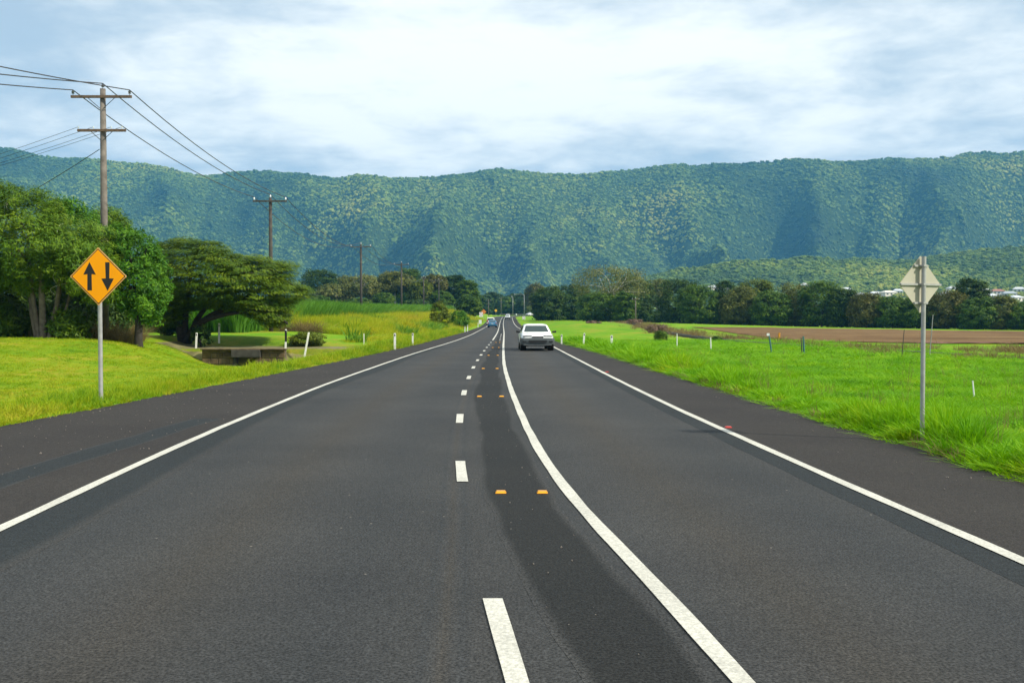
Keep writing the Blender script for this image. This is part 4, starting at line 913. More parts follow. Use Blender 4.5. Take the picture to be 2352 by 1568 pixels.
X, Y = field_pts(rg, 9, 60, lambda y: sR_(y) + 0.4, lambda y: np.minimum(0.56 * y + 3.0, 24 + 0 * y), 3.0, 13, 1.0)
protos = [tuft('seed_stalk', M['g_dry'], 7, 0.62, 0.007, 0.10, le, s) for s, le in ((58, .3), (59, .5))]
keep = fbm(X * 0.5, Y * 0.5, 3, 109) > 0.46; X, Y = X[keep], Y[keep]
scatter('seed_stalks', np.stack([X, Y, H(X, Y)], 1), 0.6 + 0.5 * rg.uniform(size=len(X)), protos, 'thin dry seed stalks standing in the right meadow', 'grass', tilt=0.15, seed=29)
# loose stones on the shoulders
M['gravel'] = plain('loose_stone', (0.17, 0.15, 0.13), 0.9, var=0.3)
def pebble(s):
    rgp = random.Random(s); V = [Vector(v).normalized() * rgp.uniform(0.7, 1.2) for v in ((1, 0, 0), (-1, 0, 0), (0, 1, 0), (0, -1, 0), (0, 0, 0.7), (0, 0, -0.7))]
    me = bpy.data.meshes.new('pebble'); me.from_pydata([tuple(v) for v in V], [], [(0, 2, 4), (2, 1, 4), (1, 3, 4), (3, 0, 4), (2, 0, 5), (1, 2, 5), (3, 1, 5), (0, 3, 5)]); me.materials.append(M['gravel']); return bpy.data.objects.new('pebble', me)
Y = np.concatenate([rg.uniform(4, 40, 900), rg.uniform(6, 40, 420), rg.uniform(4.5, 30, 90)]); u = rg.uniform(0, 1, len(Y))
X = np.concatenate([sL_(Y[:900]) + 0.05 + (u[:900] ** 1.6) * (LE_(Y[:900]) - sL_(Y[:900]) - 0.3), sR_(Y[900:1320]) - (u[900:1320] ** 2) * 1.3, DL_(Y[1320:]) + 0.3 + 0.6 * u[1320:]])
scatter('loose_gravel', np.stack([X, Y, gprof(Y) + 0.006], 1), rg.lognormal(0, 0.45, len(Y)) * 0.0055, [pebble(k) for k in range(4)], 'scattered pale loose stones on the road shoulders', 'gravel', tilt=0.6, seed=30)
# lawn and its longer fringe on the left
X, Y = field_pts(rg, 11, 56, lambda y: np.maximum(-0.56 * y - 2.0, -24 + 0 * y), lambda y: sL_(y) - 0.35, 30, 18, 1.0)
dd = (np.abs(X + 15) < 2.4) & (Y > 54.2)
X, Y = X[~dd], Y[~dd]
protos = [tuft('grass_tuft', M['g_lawn'], 22, 0.10, 0.010, 0.13, le, s) for s, le in ((5, .7), (6, 1.0), (7, 1.2))]
hg = 0.25 + 0.9 * fbm(X * 0.5, Y * 0.5, 3, 93) ** 1.5 + 0.3 * rg.uniform(size=len(X)) ** 4
scatter('lawn_grass', np.stack([X, Y, H(X, Y) - 0.01], 1), np.stack([1.2 + 0 * X, 1.2 + 0 * X, hg], 1), protos, 'short mown yellow-green lawn grass on the left', 'grass', tilt=0.15, seed=22)
X, Y = field_pts(rg, 10, 120, lambda y: sL_(y) - 1.5 - 0.012 * y, lambda y: sL_(y) + 0.07, 55, 18, 1.1)
dl = sL_(Y) - X; keep = rg.uniform(size=len(X)) < np.exp(-((dl - 0.3) / 0.9) ** 2) + 0.1; X, Y, dl = X[keep], Y[keep], dl[keep]
protos = [tuft('grass_tuft', M['g_lawn'], 20, 0.26, 0.010, 0.10, le, s) for s, le in ((8, .4), (9, .7), (10, .9))]
scatter('verge_grass', np.stack([X, Y, H(X, Y) - 0.01], 1), np.stack([1.1 + 0 * X, 1.1 + 0 * X, (0.4 + 0.9 * rg.uniform(size=len(X))) * (0.5 + 0.5 * sm(dl / .4))], 1) * np.clip(Y / 30, 1, 2)[:, None], protos, 'longer grass fringe along the left edge of the asphalt', 'grass', tilt=0.15, seed=23)
# yellow bank between verge and cane
def bank_hi(y): return sL_(np.clip(y, -40, 380)) - np.interp(y, [58, 66, 90, 140, 300], [6.0, 3.6, 2.6, 1.9, 1.5])
X, Y = field_pts(rg, 60, 300, lambda y: -19.5 + 0 * y, bank_hi, 11, 80, 0.9)
keep = ~((X < -10.8) & (Y < 79 + 1.5 * np.sin(X)))
X, Y = X[keep], Y[keep]
protos = [tuft('long_grass', M['g_bank'], 34, 1.15, 0.022, 0.34, le, s) for s, le in ((31, .35), (32, .6), (33, .8), (34, .5))]
hg = (0.22 + 2.2 * fbm(X * 0.45, Y * 0.3, 3, 97) ** 1.8) * (0.45 + 0.55 * sm((bank_hi(Y) - X) / 3.5))
scatter('bank_grass', np.stack([X, Y, H(X, Y) - 0.03], 1), np.stack([1.1 + 0 * X, 1.1 + 0 * X, hg], 1) * np.clip(Y / 90, 1, 1.7)[:, None] ** np.array([1, 1, 0.2]), protos, 'tall yellow-green roadside grass between the left verge and the cane', 'grass', tilt=0.12, seed=24)
X, Y = field_pts(rg, 64, 240, lambda y: -19.0 + 0 * y, bank_hi, 1.6, 80, 0.9)
keep = (fbm(X * 0.3, Y * 0.16, 3, 113) > 0.50) & ~((X < -10.8) & (Y < 80)); X, Y = X[keep], Y[keep]
protos = [tuft('weed_clump', M['g_cane'], 40, 1.1, 0.05, 0.35, le, s) for s, le in ((35, .6), (36, .9))]
scatter('bank_weeds', np.stack([X, Y, H(X, Y) - 0.03], 1), np.stack([1.2 + 0 * X, 1.2 + 0 * X, 0.7 + 0.6 * rg.uniform(size=len(X))], 1), protos, 'darker green weed clumps in the yellow roadside grass', 'weeds', tilt=0.15, seed=33)
# sugar cane
X, Y = field_pts(rg, 74, 330, lambda y: np.maximum(-0.30 * y - 14, -75 + 0 * y), lambda y: -20.5 + 0 * y, 3.2, 85, 0.75)
protos = [tuft('cane_plant', M['g_cane'], 34, 2.8, 0.06, 0.42, le, s, 4) for s, le in ((41, .3), (42, .45), (43, .6), (44, .4))]
scatter('cane_crop', np.stack([X, Y, H(X, Y) - 0.03], 1), np.stack([1.1 + 0 * X, 1.1 + 0 * X, 0.85 + 0.3 * fbm(X * .2, Y * .2, 2, 99)], 1) * np.clip(Y / 120, 1, 1.6)[:, None] ** np.array([1, 1, 0.0]), protos, 'tall green sugar cane crop left of the power poles', 'crop', tilt=0.06, seed=25)
# dry cane trash and tall dry grass behind the lawn trees
X = np.concatenate([rg.uniform(-24.5, -20.6, 130), rg.uniform(-32, -24, 120), rg.uniform(-18.5, -14.8, 50), rg.uniform(-20.5, -18.4, 40)]); Y = np.concatenate([rg.uniform(52.5, 55, 130), rg.uniform(46.5, 49, 120), rg.uniform(77.5, 80, 50), rg.uniform(46.8, 48.2, 40)])
protos = [tuft('dry_clump', M['g_dry'], 26, 1.5, 0.025, 0.3, le, s, 4) for s, le in ((51, .5), (52, .9), (53, 1.2))]
scatter('dry_grass', np.stack([X, Y, H(X, Y) - 0.03], 1), np.stack([1 + 0 * X, 1 + 0 * X, 0.35 + 0.45 * rg.uniform(size=len(X))], 1), protos, 'dry straw-coloured cane grass behind the trees on the left', 'grass', tilt=0.15, seed=26)
# rough pinkish dry grass along the railway and field margin
X = np.concatenate([22 + 2 * np.sin(np.linspace(70, 210, 900) / 25) + rg.normal(0, 1.6, 900), rg.uniform(20, 36, 900)]); Y = np.concatenate([np.linspace(70, 210, 900), rg.uniform(46, 66, 900)])
keep = fbm(X * 0.3, Y * 0.15, 3, 103) > 0.40; X, Y = X[keep], Y[keep]
protos = [tuft('dry_clump', M['g_dry'], 24, 0.5, 0.02, 0.3, le, s) for s, le in ((54, .5), (55, .9))]
scatter('margin_grass', np.stack([X, Y, H(X, Y) - 0.02], 1), np.stack([1.3 + 0 * X, 1.3 + 0 * X, 0.5 + 0.8 * rg.uniform(size=len(X))], 1), protos, 'dry pinkish rough grass along the railway and field margin', 'grass', tilt=0.2, seed=27)

# ------------------------------------------------------------------ signs
def rounded_diamond(h, r=0.10):
    pts = []
    for k in range(4):
        a = math.pi / 2 * k; c = np.array([math.cos(a), math.sin(a)]); n = np.array([-math.sin(a), math.cos(a)])
        for t in (-1, -0.4, 0.4, 1):
            d = h * r; pts.append(tuple(c * (h - d * (0.42 + 0.58 * abs(t) ** 1.6) ) + n * d * 0.58 * t * (1.0 if abs(t) == 1 else 1.05)))
    return pts
def diamond_ring(h0, h1, r=0.10): return rounded_diamond(h0, r), rounded_diamond(h1, r)
def two_way_sign(loc, rz, half, zc, pole_r, top, label, pole_dx, face_front=True):
    """local -y is the printed side"""
    root = empty('road_sign', loc, rz, label, 'road sign', 'two-way traffic warning signs')
    MB().tube([(pole_dx, 0, -0.3), (pole_dx, 0, top)], pole_r, 14).build('post', M['galv'], root, smooth=False)
    MB().tube([(pole_dx, 0, top), (pole_dx, 0, top + 0.008)], pole_r * 1.02, 14).build('post_cap', M['galv'], root)
    sh = lambda P: [(x, z + zc) for x, z in P]; y0 = -pole_r - 0.03
    pl = MB().prism(sh(rounded_diamond(half)), y0 - 0.004, y0).build('plate', M['sign_back'], root)
    MB().prism(sh(rounded_diamond(half * 0.997)), y0 - 0.0065, y0 - 0.0045).build('edge', M['sign_edge'], pl)
    MB().prism(sh(rounded_diamond(half * 0.955)), y0 - 0.0095, y0 - 0.007).build('border', M['black'], pl)
    MB().prism(sh(rounded_diamond(half * 0.918)), y0 - 0.0125, y0 - 0.010).build('face', M['sign_orange'], pl)
    k = half / 270.0
    up = [(-78, 127), (-136, 15), (-98, 20), (-100, -125), (-58, -125), (-60, 20), (-21, 15)]
    dn = [(65, 125), (105, 125), (101, -18), (142, -20), (85, -129), (29, -20), (69, -18)]
    for P in (up[::-1], dn[::-1]):
        P = [(x * k, z * k + zc) for x, z in P]
        if sum((P[i][0] * P[(i + 1) % 7][1] - P[(i + 1) % 7][0] * P[i][1]) for i in range(7)) < 0: P = P[::-1]
        MB().prism(P, y0 - 0.0145, y0 - 0.013).build('arrow', M['black'], pl)
    for dz, wdt in ((0, half * 1.86), (half * 0.62, half * 0.62), (-half * 0.62, half * 0.62)):
        br = MB().box((0, y0 + 0.014, zc + dz), (wdt, 0.024, 0.028)).build('bracket', M['galv'], root)
        MB().box((pole_dx, 0.0, zc + dz), (pole_r * 2.5, pole_r * 2.4, 0.024)).build('clamp', M['galv'], br)
    return root
p = at(233, 925, 20.2); gz = Hs(p[0], 20.2)
two_way_sign((p[0], 20.2, gz), math.radians(-3), 0.622, at(234, 635, 20.2)[2] - gz, 0.043, at(234, 660, 20.2)[2] - gz, 'orange diamond two-way traffic sign with black arrows on the left lawn', -0.01)
p = at(2118, 1012, 13.9); gz = Hs(p[0], 13.9)
two_way_sign((p[0], 13.9, gz), math.radians(180 + 25.6), 0.425, at(2116, 653, 13.9)[2] - gz, 0.031, at(2118, 590, 13.9)[2] - gz, 'bare metal back of a turned diamond sign in the grass on the right', 0.0)

# ------------------------------------------------------------------ power poles and lines
def insulator(mb, x, y, z, h=0.26, r=0.075):
    mb.tube([(x, y, z), (x, y, z + h * 0.35)], 0.014, 6)
    for k, zz in enumerate((0.35, 0.62)):
        mb.tube([(x, y, z + h * zz), (x, y, z + h * (zz + 0.10)), (x, y, z + h * (zz + 0.22))], [r, r * 0.9, r * 0.45], 10)
    mb.tube([(x, y, z + h * 0.8), (x, y, z + h)], r * 0.5, 8)
def power_pole(loc, h, label, r=0.16, arms=((0.55, 2.9),), mat='timber_dark', ins='insulator', tophat=True, rz=0.0, lean=0.0, group='wooden power poles along the left of the road', steps=False):
    root = empty('power_pole', loc, rz, label, 'power pole', group)
    MB().tube([(0, 0, -0.4), (lean * .5, 0, h * .5), (lean, 0, h)], [r * 1.12, r, r * 0.78], 12).build('pole', M[mat], root, smooth=True)
    for k, (dz, wd) in enumerate(arms):
        z = h - dz; yo = -r * 0.8 - 0.05
        a = MB().box((lean, yo, z), (wd, 0.10, 0.12)).build('crossarm', M['arm'] if mat == 'timber' else M['timber_dark'], root)
        if mat == 'timber':
            for s in (-1, 1):
                MB().tube([(lean + s * wd * 0.22, yo, z - 0.06), (lean + s * 0.08, yo + 0.02, z - wd * 0.19)], 0.016, 6).build('brace', M['steel_dark'], a)
        if k == 0:
            for s in (-1, 1):
                mb = MB(); insulator(mb, lean + s * (wd / 2 - 0.10), yo, z + 0.06); mb.build('insulator', M[ins], a)
        else:
            for f in (-0.48, -0.17, 0.2, 0.42):
                mb = MB(); insulator(mb, lean + f * wd, yo, z + 0.06, 0.15, 0.035); mb.build('insulator', M['insulator_pale'], a)
    if tophat:
        mb = MB(); insulator(mb, lean, 0, h); mb.build('insulator', M[ins], root)
    if steps:
        for k in range(9):
            z = h - 3.55 - k * 0.42; s = 1 if k % 2 else -1
            MB().tube([(s * r * 0.6, 0, z), (s * (r + 0.16), 0, z)], 0.011, 5).build('step_bolt', M['steel_dark'], root)
    return root
POLES = []
P_SPEC = [(236, 192, 48.0, 0.165, ((0.42, 2.95), (2.05, 2.35)), 'timber', 'insulator', 'tallest wooden power pole with two crossarms above the left trees', True),
          (621, 447, 78.0, 0.16, ((0.28, 2.7),), 'timber_dark', 'insulator_pale', 'second wooden power pole with one crossarm behind the spreading tree', False),
          (829, 557, 137.0, 0.17, ((0.35, 2.9),), 'timber_dark', 'insulator_pale', 'third wooden power pole rising from the yellow grass bank', False),
          (922, 600, 190.0, 0.17, ((0.4, 2.9),), 'timber_dark', 'insulator_pale', 'fourth wooden power pole before the olive tree', False),
          (973, 633, 262.0, 0.17, ((0.4, 1.2),), 'timber_dark', 'insulator_pale', 'fifth wooden power pole at the edge of the cane', False),
          (1008, 640, 300.0, 0.16, ((0.4, 2.2),), 'timber_dark', 'insulator_pale', 'sixth wooden power pole against the brownish tree', False)]
for (x, yt, Y, r, arms, mt, ins, lab, stp) in P_SPEC:
    X0 = at(x, yt, Y)[0]; top = at(x, yt, Y)[2]; gz = Hs(X0, Y); h = top - gz - 0.26
    if Y < 50: POLES.append((X0, Y, top - 0.26, arms[0])); lean = 0.0
    else: POLES.append((X0, Y, top - 0.26, arms[0])); lean = 0.0
    power_pole((X0, Y, gz), h, lab, r, arms, mt, ins, steps=stp)
CL = [(1030, 654, 716, 345, 'leftmost pole of the far cluster left of the road'), (1041, 656, 717, 360, 'second pole of the far cluster left of the road'), (1051, 655, 718, 352, 'third pole of the far cluster left of the road'), (1060, 661, 719, 385, 'rightmost pole of the far cluster left of the road'),
      (1122, 688, 724, 470, 'thin far pole left of the small yellow sign'), (1151, 683, 722, 530, 'thin far pole straight above the end of the road')]
for x, yt, yb, Y, lab in CL:
    X0 = at(x, yt, Y)[0]; gz = Hs(X0, Y); power_pole((X0, Y, gz), at(x, yt, Y)[2] - gz, lab, 0.15, ((0.4, 2.2), (2.2, 1.6)), 'timber', 'insulator_pale', group='far power poles')
for x, yt, Y, lab in ((1248, 671, 300, 'slim pale pole before the dark trees right of the white car'), (1460, 683, 250, 'short pale power pole with one crossarm beyond the meadow')):
    X0 = at(x, yt, Y)[0]; gz = Hs(X0, Y); power_pole((X0, Y, gz), at(x, yt, Y)[2] - gz - 0.2, lab, 0.15, ((0.3, 1.9),) if x > 1300 else ((0.2, 0.5),), 'timber', 'insulator_pale', group='pale poles beyond the meadow')
def span(a, b, sag, n=14):
    a, b = np.array(a), np.array(b); return [tuple(a + (b - a) * t - np.array([0, 0, 4 * sag * t * (1 - t)])) for t in np.linspace(0, 1, n)]
def wire(label, pts, r=0.026):
    base = np.array(pts[0]); o = MB().tube([tuple(np.array(q) - base) for q in pts], r, 5, True).build('power_line', M['wire']); o.location = base; tag(o, label, 'power line', 'overhead power lines'); return o
NM = ['left', 'top', 'right']
for k, s in enumerate((-1, 0, 1)):
    pts = []
    tips = []
    for (X0, Y, zt, arm) in POLES:
        if s == 0: tips.append((X0, Y, zt + 0.26))
        else: tips.append((X0 + s * (arm[1] / 2 - 0.10), Y - 0.18, zt - arm[0] + 0.32))
    start = [(-29.0, 30, 10.7), (-27.7, 30, 10.95), (-26.5, 30, 12.0)][k]
    pts += span(start, tips[0], 0.25)[:-1]
    for a, b in zip(tips[:-1], tips[1:]):
        L = np.linalg.norm(np.array(b) - np.array(a)); pts += span(a, b, 0.00042 * L * L + 0.25)[:-1]
    pts.append(tips[-1])
    wire('long conductor running along the roadside poles on their %s insulators' % NM[k], pts)
X0, Y0, Z0, _ = POLES[0]
for k, (f, ex, ey, ez) in enumerate(((-0.48, -62, 66, 7.6), (-0.17, -62.4, 66.5, 7.55), (0.2, -62.8, 67, 7.5), (0.42, -63.2, 67.5, 7.45))):
    wire('thin low conductor leaving the lower crossarm towards the left, %s from the left end' % ORD[k], span((X0 + f * 2.35, Y0 - 0.18, Z0 - 2.05 + 0.17), (ex, ey, ez), 1.25), 0.010)
wire('thick black service cable dropping from the tallest pole into the left trees', span((X0 - 0.15, Y0 - 0.1, Z0 - 2.95), (-32.5, 55, 6.1), 0.28), 0.018)

# street lamps at the bend
for x, yt, Y, arm, lab in ((1204, 676, 480, -4.6, 'street lamp with long arm above the cars on the bend'), (1178, 681, 500, 0.0, 'plain grey lamp post left of the cars on the bend')):
    X1 = at(x, yt, Y)[0]; gz = float(gprof(Y)) - 0.12; h = at(x, yt, Y)[2] - gz
    root = empty('street_lamp', (X1, Y, gz), 0, lab, 'street lamp', 'street lamps at the bend')
    MB().tube([(0, 0, -0.3), (0, 0, h * .5), (0, 0, h - 0.3)], [0.13, 0.11, 0.09], 8).build('post', M['galv'], root, smooth=True)
    a = arm if arm else -0.6
    MB().tube([(0, 0, h - 0.3), (a * 0.12, 0, h - 0.05), (a * 0.5, 0, h), (a, 0, h + 0.03)], [0.08, 0.07, 0.06, 0.05], 7).build('arm', M['galv'], root, smooth=True)
    MB().box((a, 0, h + 0.02), (0.7, 0.3, 0.14), taper=0.7).build('lamp_head', M['white_sign'], root)

# ------------------------------------------------------------------ posts
def guide_post(loc, h, label, wd=0.10, lean=(0, 0), refl=True, body='white_post', group='white roadside guide posts', rz=0.0, band=None):
    root = empty('guide_post', loc, rz, label, 'guide post', group)
    lx, ly = lean
    V = []
    for z in (-0.15, 0, h * 0.5, h - 0.03, h):
        k = 1.0 if z < h - 0.01 else 0.8
        V.append([(lx * z / h + i * wd / 2 * k, ly * z / h + j * 0.022 * k, z) for i, j in ((-1, -1), (1, -1), (1, 1), (-1, 1))])
    MB().loft(V).build('post', M[body], root)
    if refl:
        z = h * 0.88; MB().box((lx * .88, ly * .88 - 0.026, z), (wd * 0.5, 0.006, 0.11)).build('reflector', M['black'], root)
    if band: 
        z = h * 0.66; MB().box((lx * z / h, ly * z / h, z), (wd * 1.12, 0.06, h * 0.58)).build('black_band', M['black'], root)
    return root
GP = [(907, 803, 765, .115, (0, 0), 'white guide post with dark reflector, nearest on the left verge'), (948, 793, 765, .10, (0, 0), 'white guide post with dark reflector, second on the left verge'),
      (1068, 763, 749, .10, (0, 0), 'left of the two white guide posts close together before the blue car'), (1074, 762, 746, .10, (0, 0), 'right of the two white guide posts close together before the blue car'),
      (1098, 752, 740, .10, (0, 0), 'white guide post on the left verge nearest the blue car'), (1120, 742 - 8, 724, .10, (0, 0), 'tiny white guide post beyond the white van, left verge'),
      (1340, 795, 765, .105, (.06, 0), 'white guide post standing alone right of the oncoming white car'), (1405, 802, 770, .13, (0, 0), 'thick white guide post nearest the right shoulder'),
      (1262 + 28, 793, 768, .10, (0, 0), 'white guide post partly behind the oncoming white car')]
for x, yb, yt, wd, ln, lab in GP:
    q = hit(x, yb); h = at(x, yt, q[1])[2] - q[2]; guide_post(q, max(0.5, h), lab, wd, ln)
q = at(450, 796, 56.3); q[2] = Hs(q[0], 56.3); guide_post(q, at(450, 764, 56.3)[2] - q[2], 'short white post at the left end of the culvert wall', .10, (0.05, 0), True)
q = at(503, 783, 60.5); q[2] = Hs(q[0], 60.5); guide_post(q, at(503, 742, 60.5)[2] - q[2], 'bent white post on the driveway beyond the culvert', .11, (0.02, 0), True)
q = at(656, 815, 55.7); q[2] = Hs(q[0], 55.7) ; guide_post(q, at(657, 756, 55.7)[2] - q[2], 'white post with a long black band at the right end of the culvert wall', .10, (0.03, 0), False, band=True)
q = at(699, 807, 55.0); q[2] = Hs(q[0], 55.0); guide_post(q, at(709, 763, 55.0)[2] - q[2], 'plain white post leaning right beside the driveway', .10, (0.26, 0), False)
q = at(836, 795, 62.0); q[2] = Hs(q[0], 62.0); guide_post(q, 0.7, 'thin pale stake in the grass left of the nearest guide post', .05, (0.0, 0), False)
def stake(x, yb, xt, yt, Y, label, r, mat, cap=None):
    a = at(x, yb, Y); a[2] = Hs(a[0], Y); b = at(xt, yt, Y) - a
    root = empty('fence_stake', a, 0, label, 'stake', 'stakes in the right meadow')
    MB().tube([tuple(-0.12 * b), (0, 0, 0), tuple(0.55 * b), tuple(b)], [r, r, r * .95, r * .85], 8).build('stake', M[mat], root, smooth=False)
    if cap: MB().box(tuple(b + np.array([-0.05, -0.02, -0.05])), (0.14, 0.06, 0.14)).build('cap', M[cap], root)
M['teal_post'] = plain('post_teal_paint', (0.05, 0.15, 0.14), 0.6, var=0.2)
M['post_grey'] = plain('post_grey', (0.30, 0.30, 0.29), 0.6, var=0.2)
stake(1555, 800, 1555, 766, 68, 'thin white stake farthest left in the right meadow', .035, 'white_post')
stake(1633, 809, 1632, 775, 60, 'thin white stake by the bare soil patch in the meadow', .04, 'white_post')
stake(1773, 815, 1766, 766, 55, 'leaning teal post with a white cap in the meadow', .05, 'teal_post', 'white_sign')
stake(1847, 815, 1845, 772, 55, 'upright teal post right of the white-capped one', .06, 'teal_post')
stake(1842, 814, 1840, 775, 55.4, 'dark slim post standing against the upright teal post', .03, 'steel_dark')
stake(2071, 824, 2077, 757, 50, 'dark leaning rod left of the bare sign post', .022, 'steel_dark')
stake(2135, 815, 2143, 722, 51, 'tall thin pale rod leaning right beyond the bare sign', .025, 'post_grey')
stake(2238, 936, 2234, 874, 24.5, 'short white stake in the long grass near the right edge', .02, 'white_post')
stake(1789, 772, 1790, 764, 88, 'small yellow marker stake at the edge of the field', .10, 'yellow_plastic')

# ------------------------------------------------------------------ culvert
def culvert():
    cxw, Yw = -15.0, 54.75; zt = 0.03
    root = empty('culvert', (cxw, Yw, -0.86), 0, 'low weathered stone culvert headwall with a dark square opening', 'culvert')
    z0 = -0.3; H1 = zt + 0.86
    rgc = np.random.default_rng(6)
    for (xa, xb, nm) in ((-2.4, -0.62, 'wing_wall'), (0.92, 2.25, 'wing_wall')):
        wl = MB().box(((xa + xb) / 2, 0.36, (z0 + H1 - 0.06) / 2), (xb - xa, 0.4, H1 - 0.06 - z0)).build('wing_wall', M['concrete'], root)
        x = xa
        rows = [0.0, 0.34, 0.66, H1 - 0.07]
        for r_ in range(3):
            x = xa
            while x < xb - 0.05:
                wd = min(rgc.uniform(0.32, 0.62), xb - x)
                if xb - x - wd < 0.2: wd = xb - x
                a, c = rows[r_] + 0.012, rows[r_ + 1] - 0.012; d = rgc.uniform(0.02, 0.06)
                MB().loft([[(x + .012, .16 - d * .2, a), (x + wd - .012, .16 - d * .2, a), (x + wd - .012, .16 - d * .2, c), (x + .012, .16 - d * .2, c)][::-1], [(x + .04, .155 - d, a + .03), (x + wd - .04, .155 - d, a + .03), (x + wd - .04, .155 - d, c - .03), (x + .04, .155 - d, c - .03)][::-1]]).build('stone', M['stone'], wl)
                x += wd
    MB().box((-0.05, 0.22, H1 - 0.03), (4.75, 0.7, 0.07)).build('coping', M['stone'], root, bevel=0.02)
    MB().box((0.12, 0.02, H1 - 0.27), (1.62, 0.34, 0.42)).build('lintel', M['concrete_dark'], root, bevel=0.02)
    MB().box((-0.57, 0.3, (z0 + H1 - 0.48) / 2), (0.14, 0.5, H1 - 0.48 - z0)).build('jamb', M['concrete_dark'], root)
    MB().box((0.78, 0.24, (z0 + H1 - 0.48) / 2), (0.30, 0.5, H1 - 0.48 - z0)).build('jamb', M['stone'], root)
    mb = MB()
    mb.box((-0.62, 2.3, 0.2), (0.1, 3.6, 1.1)); mb.box((0.75, 2.3, 0.2), (0.1, 3.6, 1.1)); mb.box((0.06, 2.3, -0.12), (1.2, 3.6, 0.1)); mb.box((0.06, 2.3, 0.80), (1.2, 3.6, 0.1)); mb.box((0.06, 4.1, 0.3), (1.2, 0.06, 1.0))
    kind(mb.build('barrel', M['concrete_dark'], root), 'stuff')
culvert()

# ------------------------------------------------------------------ vehicles
def paint_car(name, c): return plain(name, c, 0.32, var=0.02, spec=0.5, coat=0.6)
M['car_white'] = paint_car('car_paint_white', (0.82, 0.83, 0.82)); M['car_blue'] = paint_car('car_paint_blue', (0.022, 0.14, 0.27)); M['car_silver'] = paint_car('car_paint_silver', (0.45, 0.46, 0.48))
M['car_offwhite'] = paint_car('car_paint_cream', (0.72, 0.72, 0.70))
M['bumper'] = plain('bumper_grey_plastic', (0.085, 0.10, 0.105), 0.5, var=0.05)
M['glass'] = plain('car_glass', (0.02, 0.04, 0.038), 0.12, var=0.05, spec=0.35)
M['headlight'] = plain('headlight_glass', (0.27, 0.28, 0.25), 0.15, var=0.1, spec=0.7)
M['tail'] = plain('tail_light', (0.35, 0.015, 0.012), 0.2, var=0.1)
M['tyre'] = plain('tyre_rubber', (0.014, 0.014, 0.015), 0.85, var=0.2)
M['rim'] = plain('wheel_rim', (0.4, 0.4, 0.41), 0.35, metal=0.6, var=0.1)
M['rust'] = plain('sign_rust_orange', (0.62, 0.20, 0.03), 0.6, var=0.15)
M['plate'] = plain('number_plate', (0.7, 0.7, 0.66), 0.5, var=0.05)
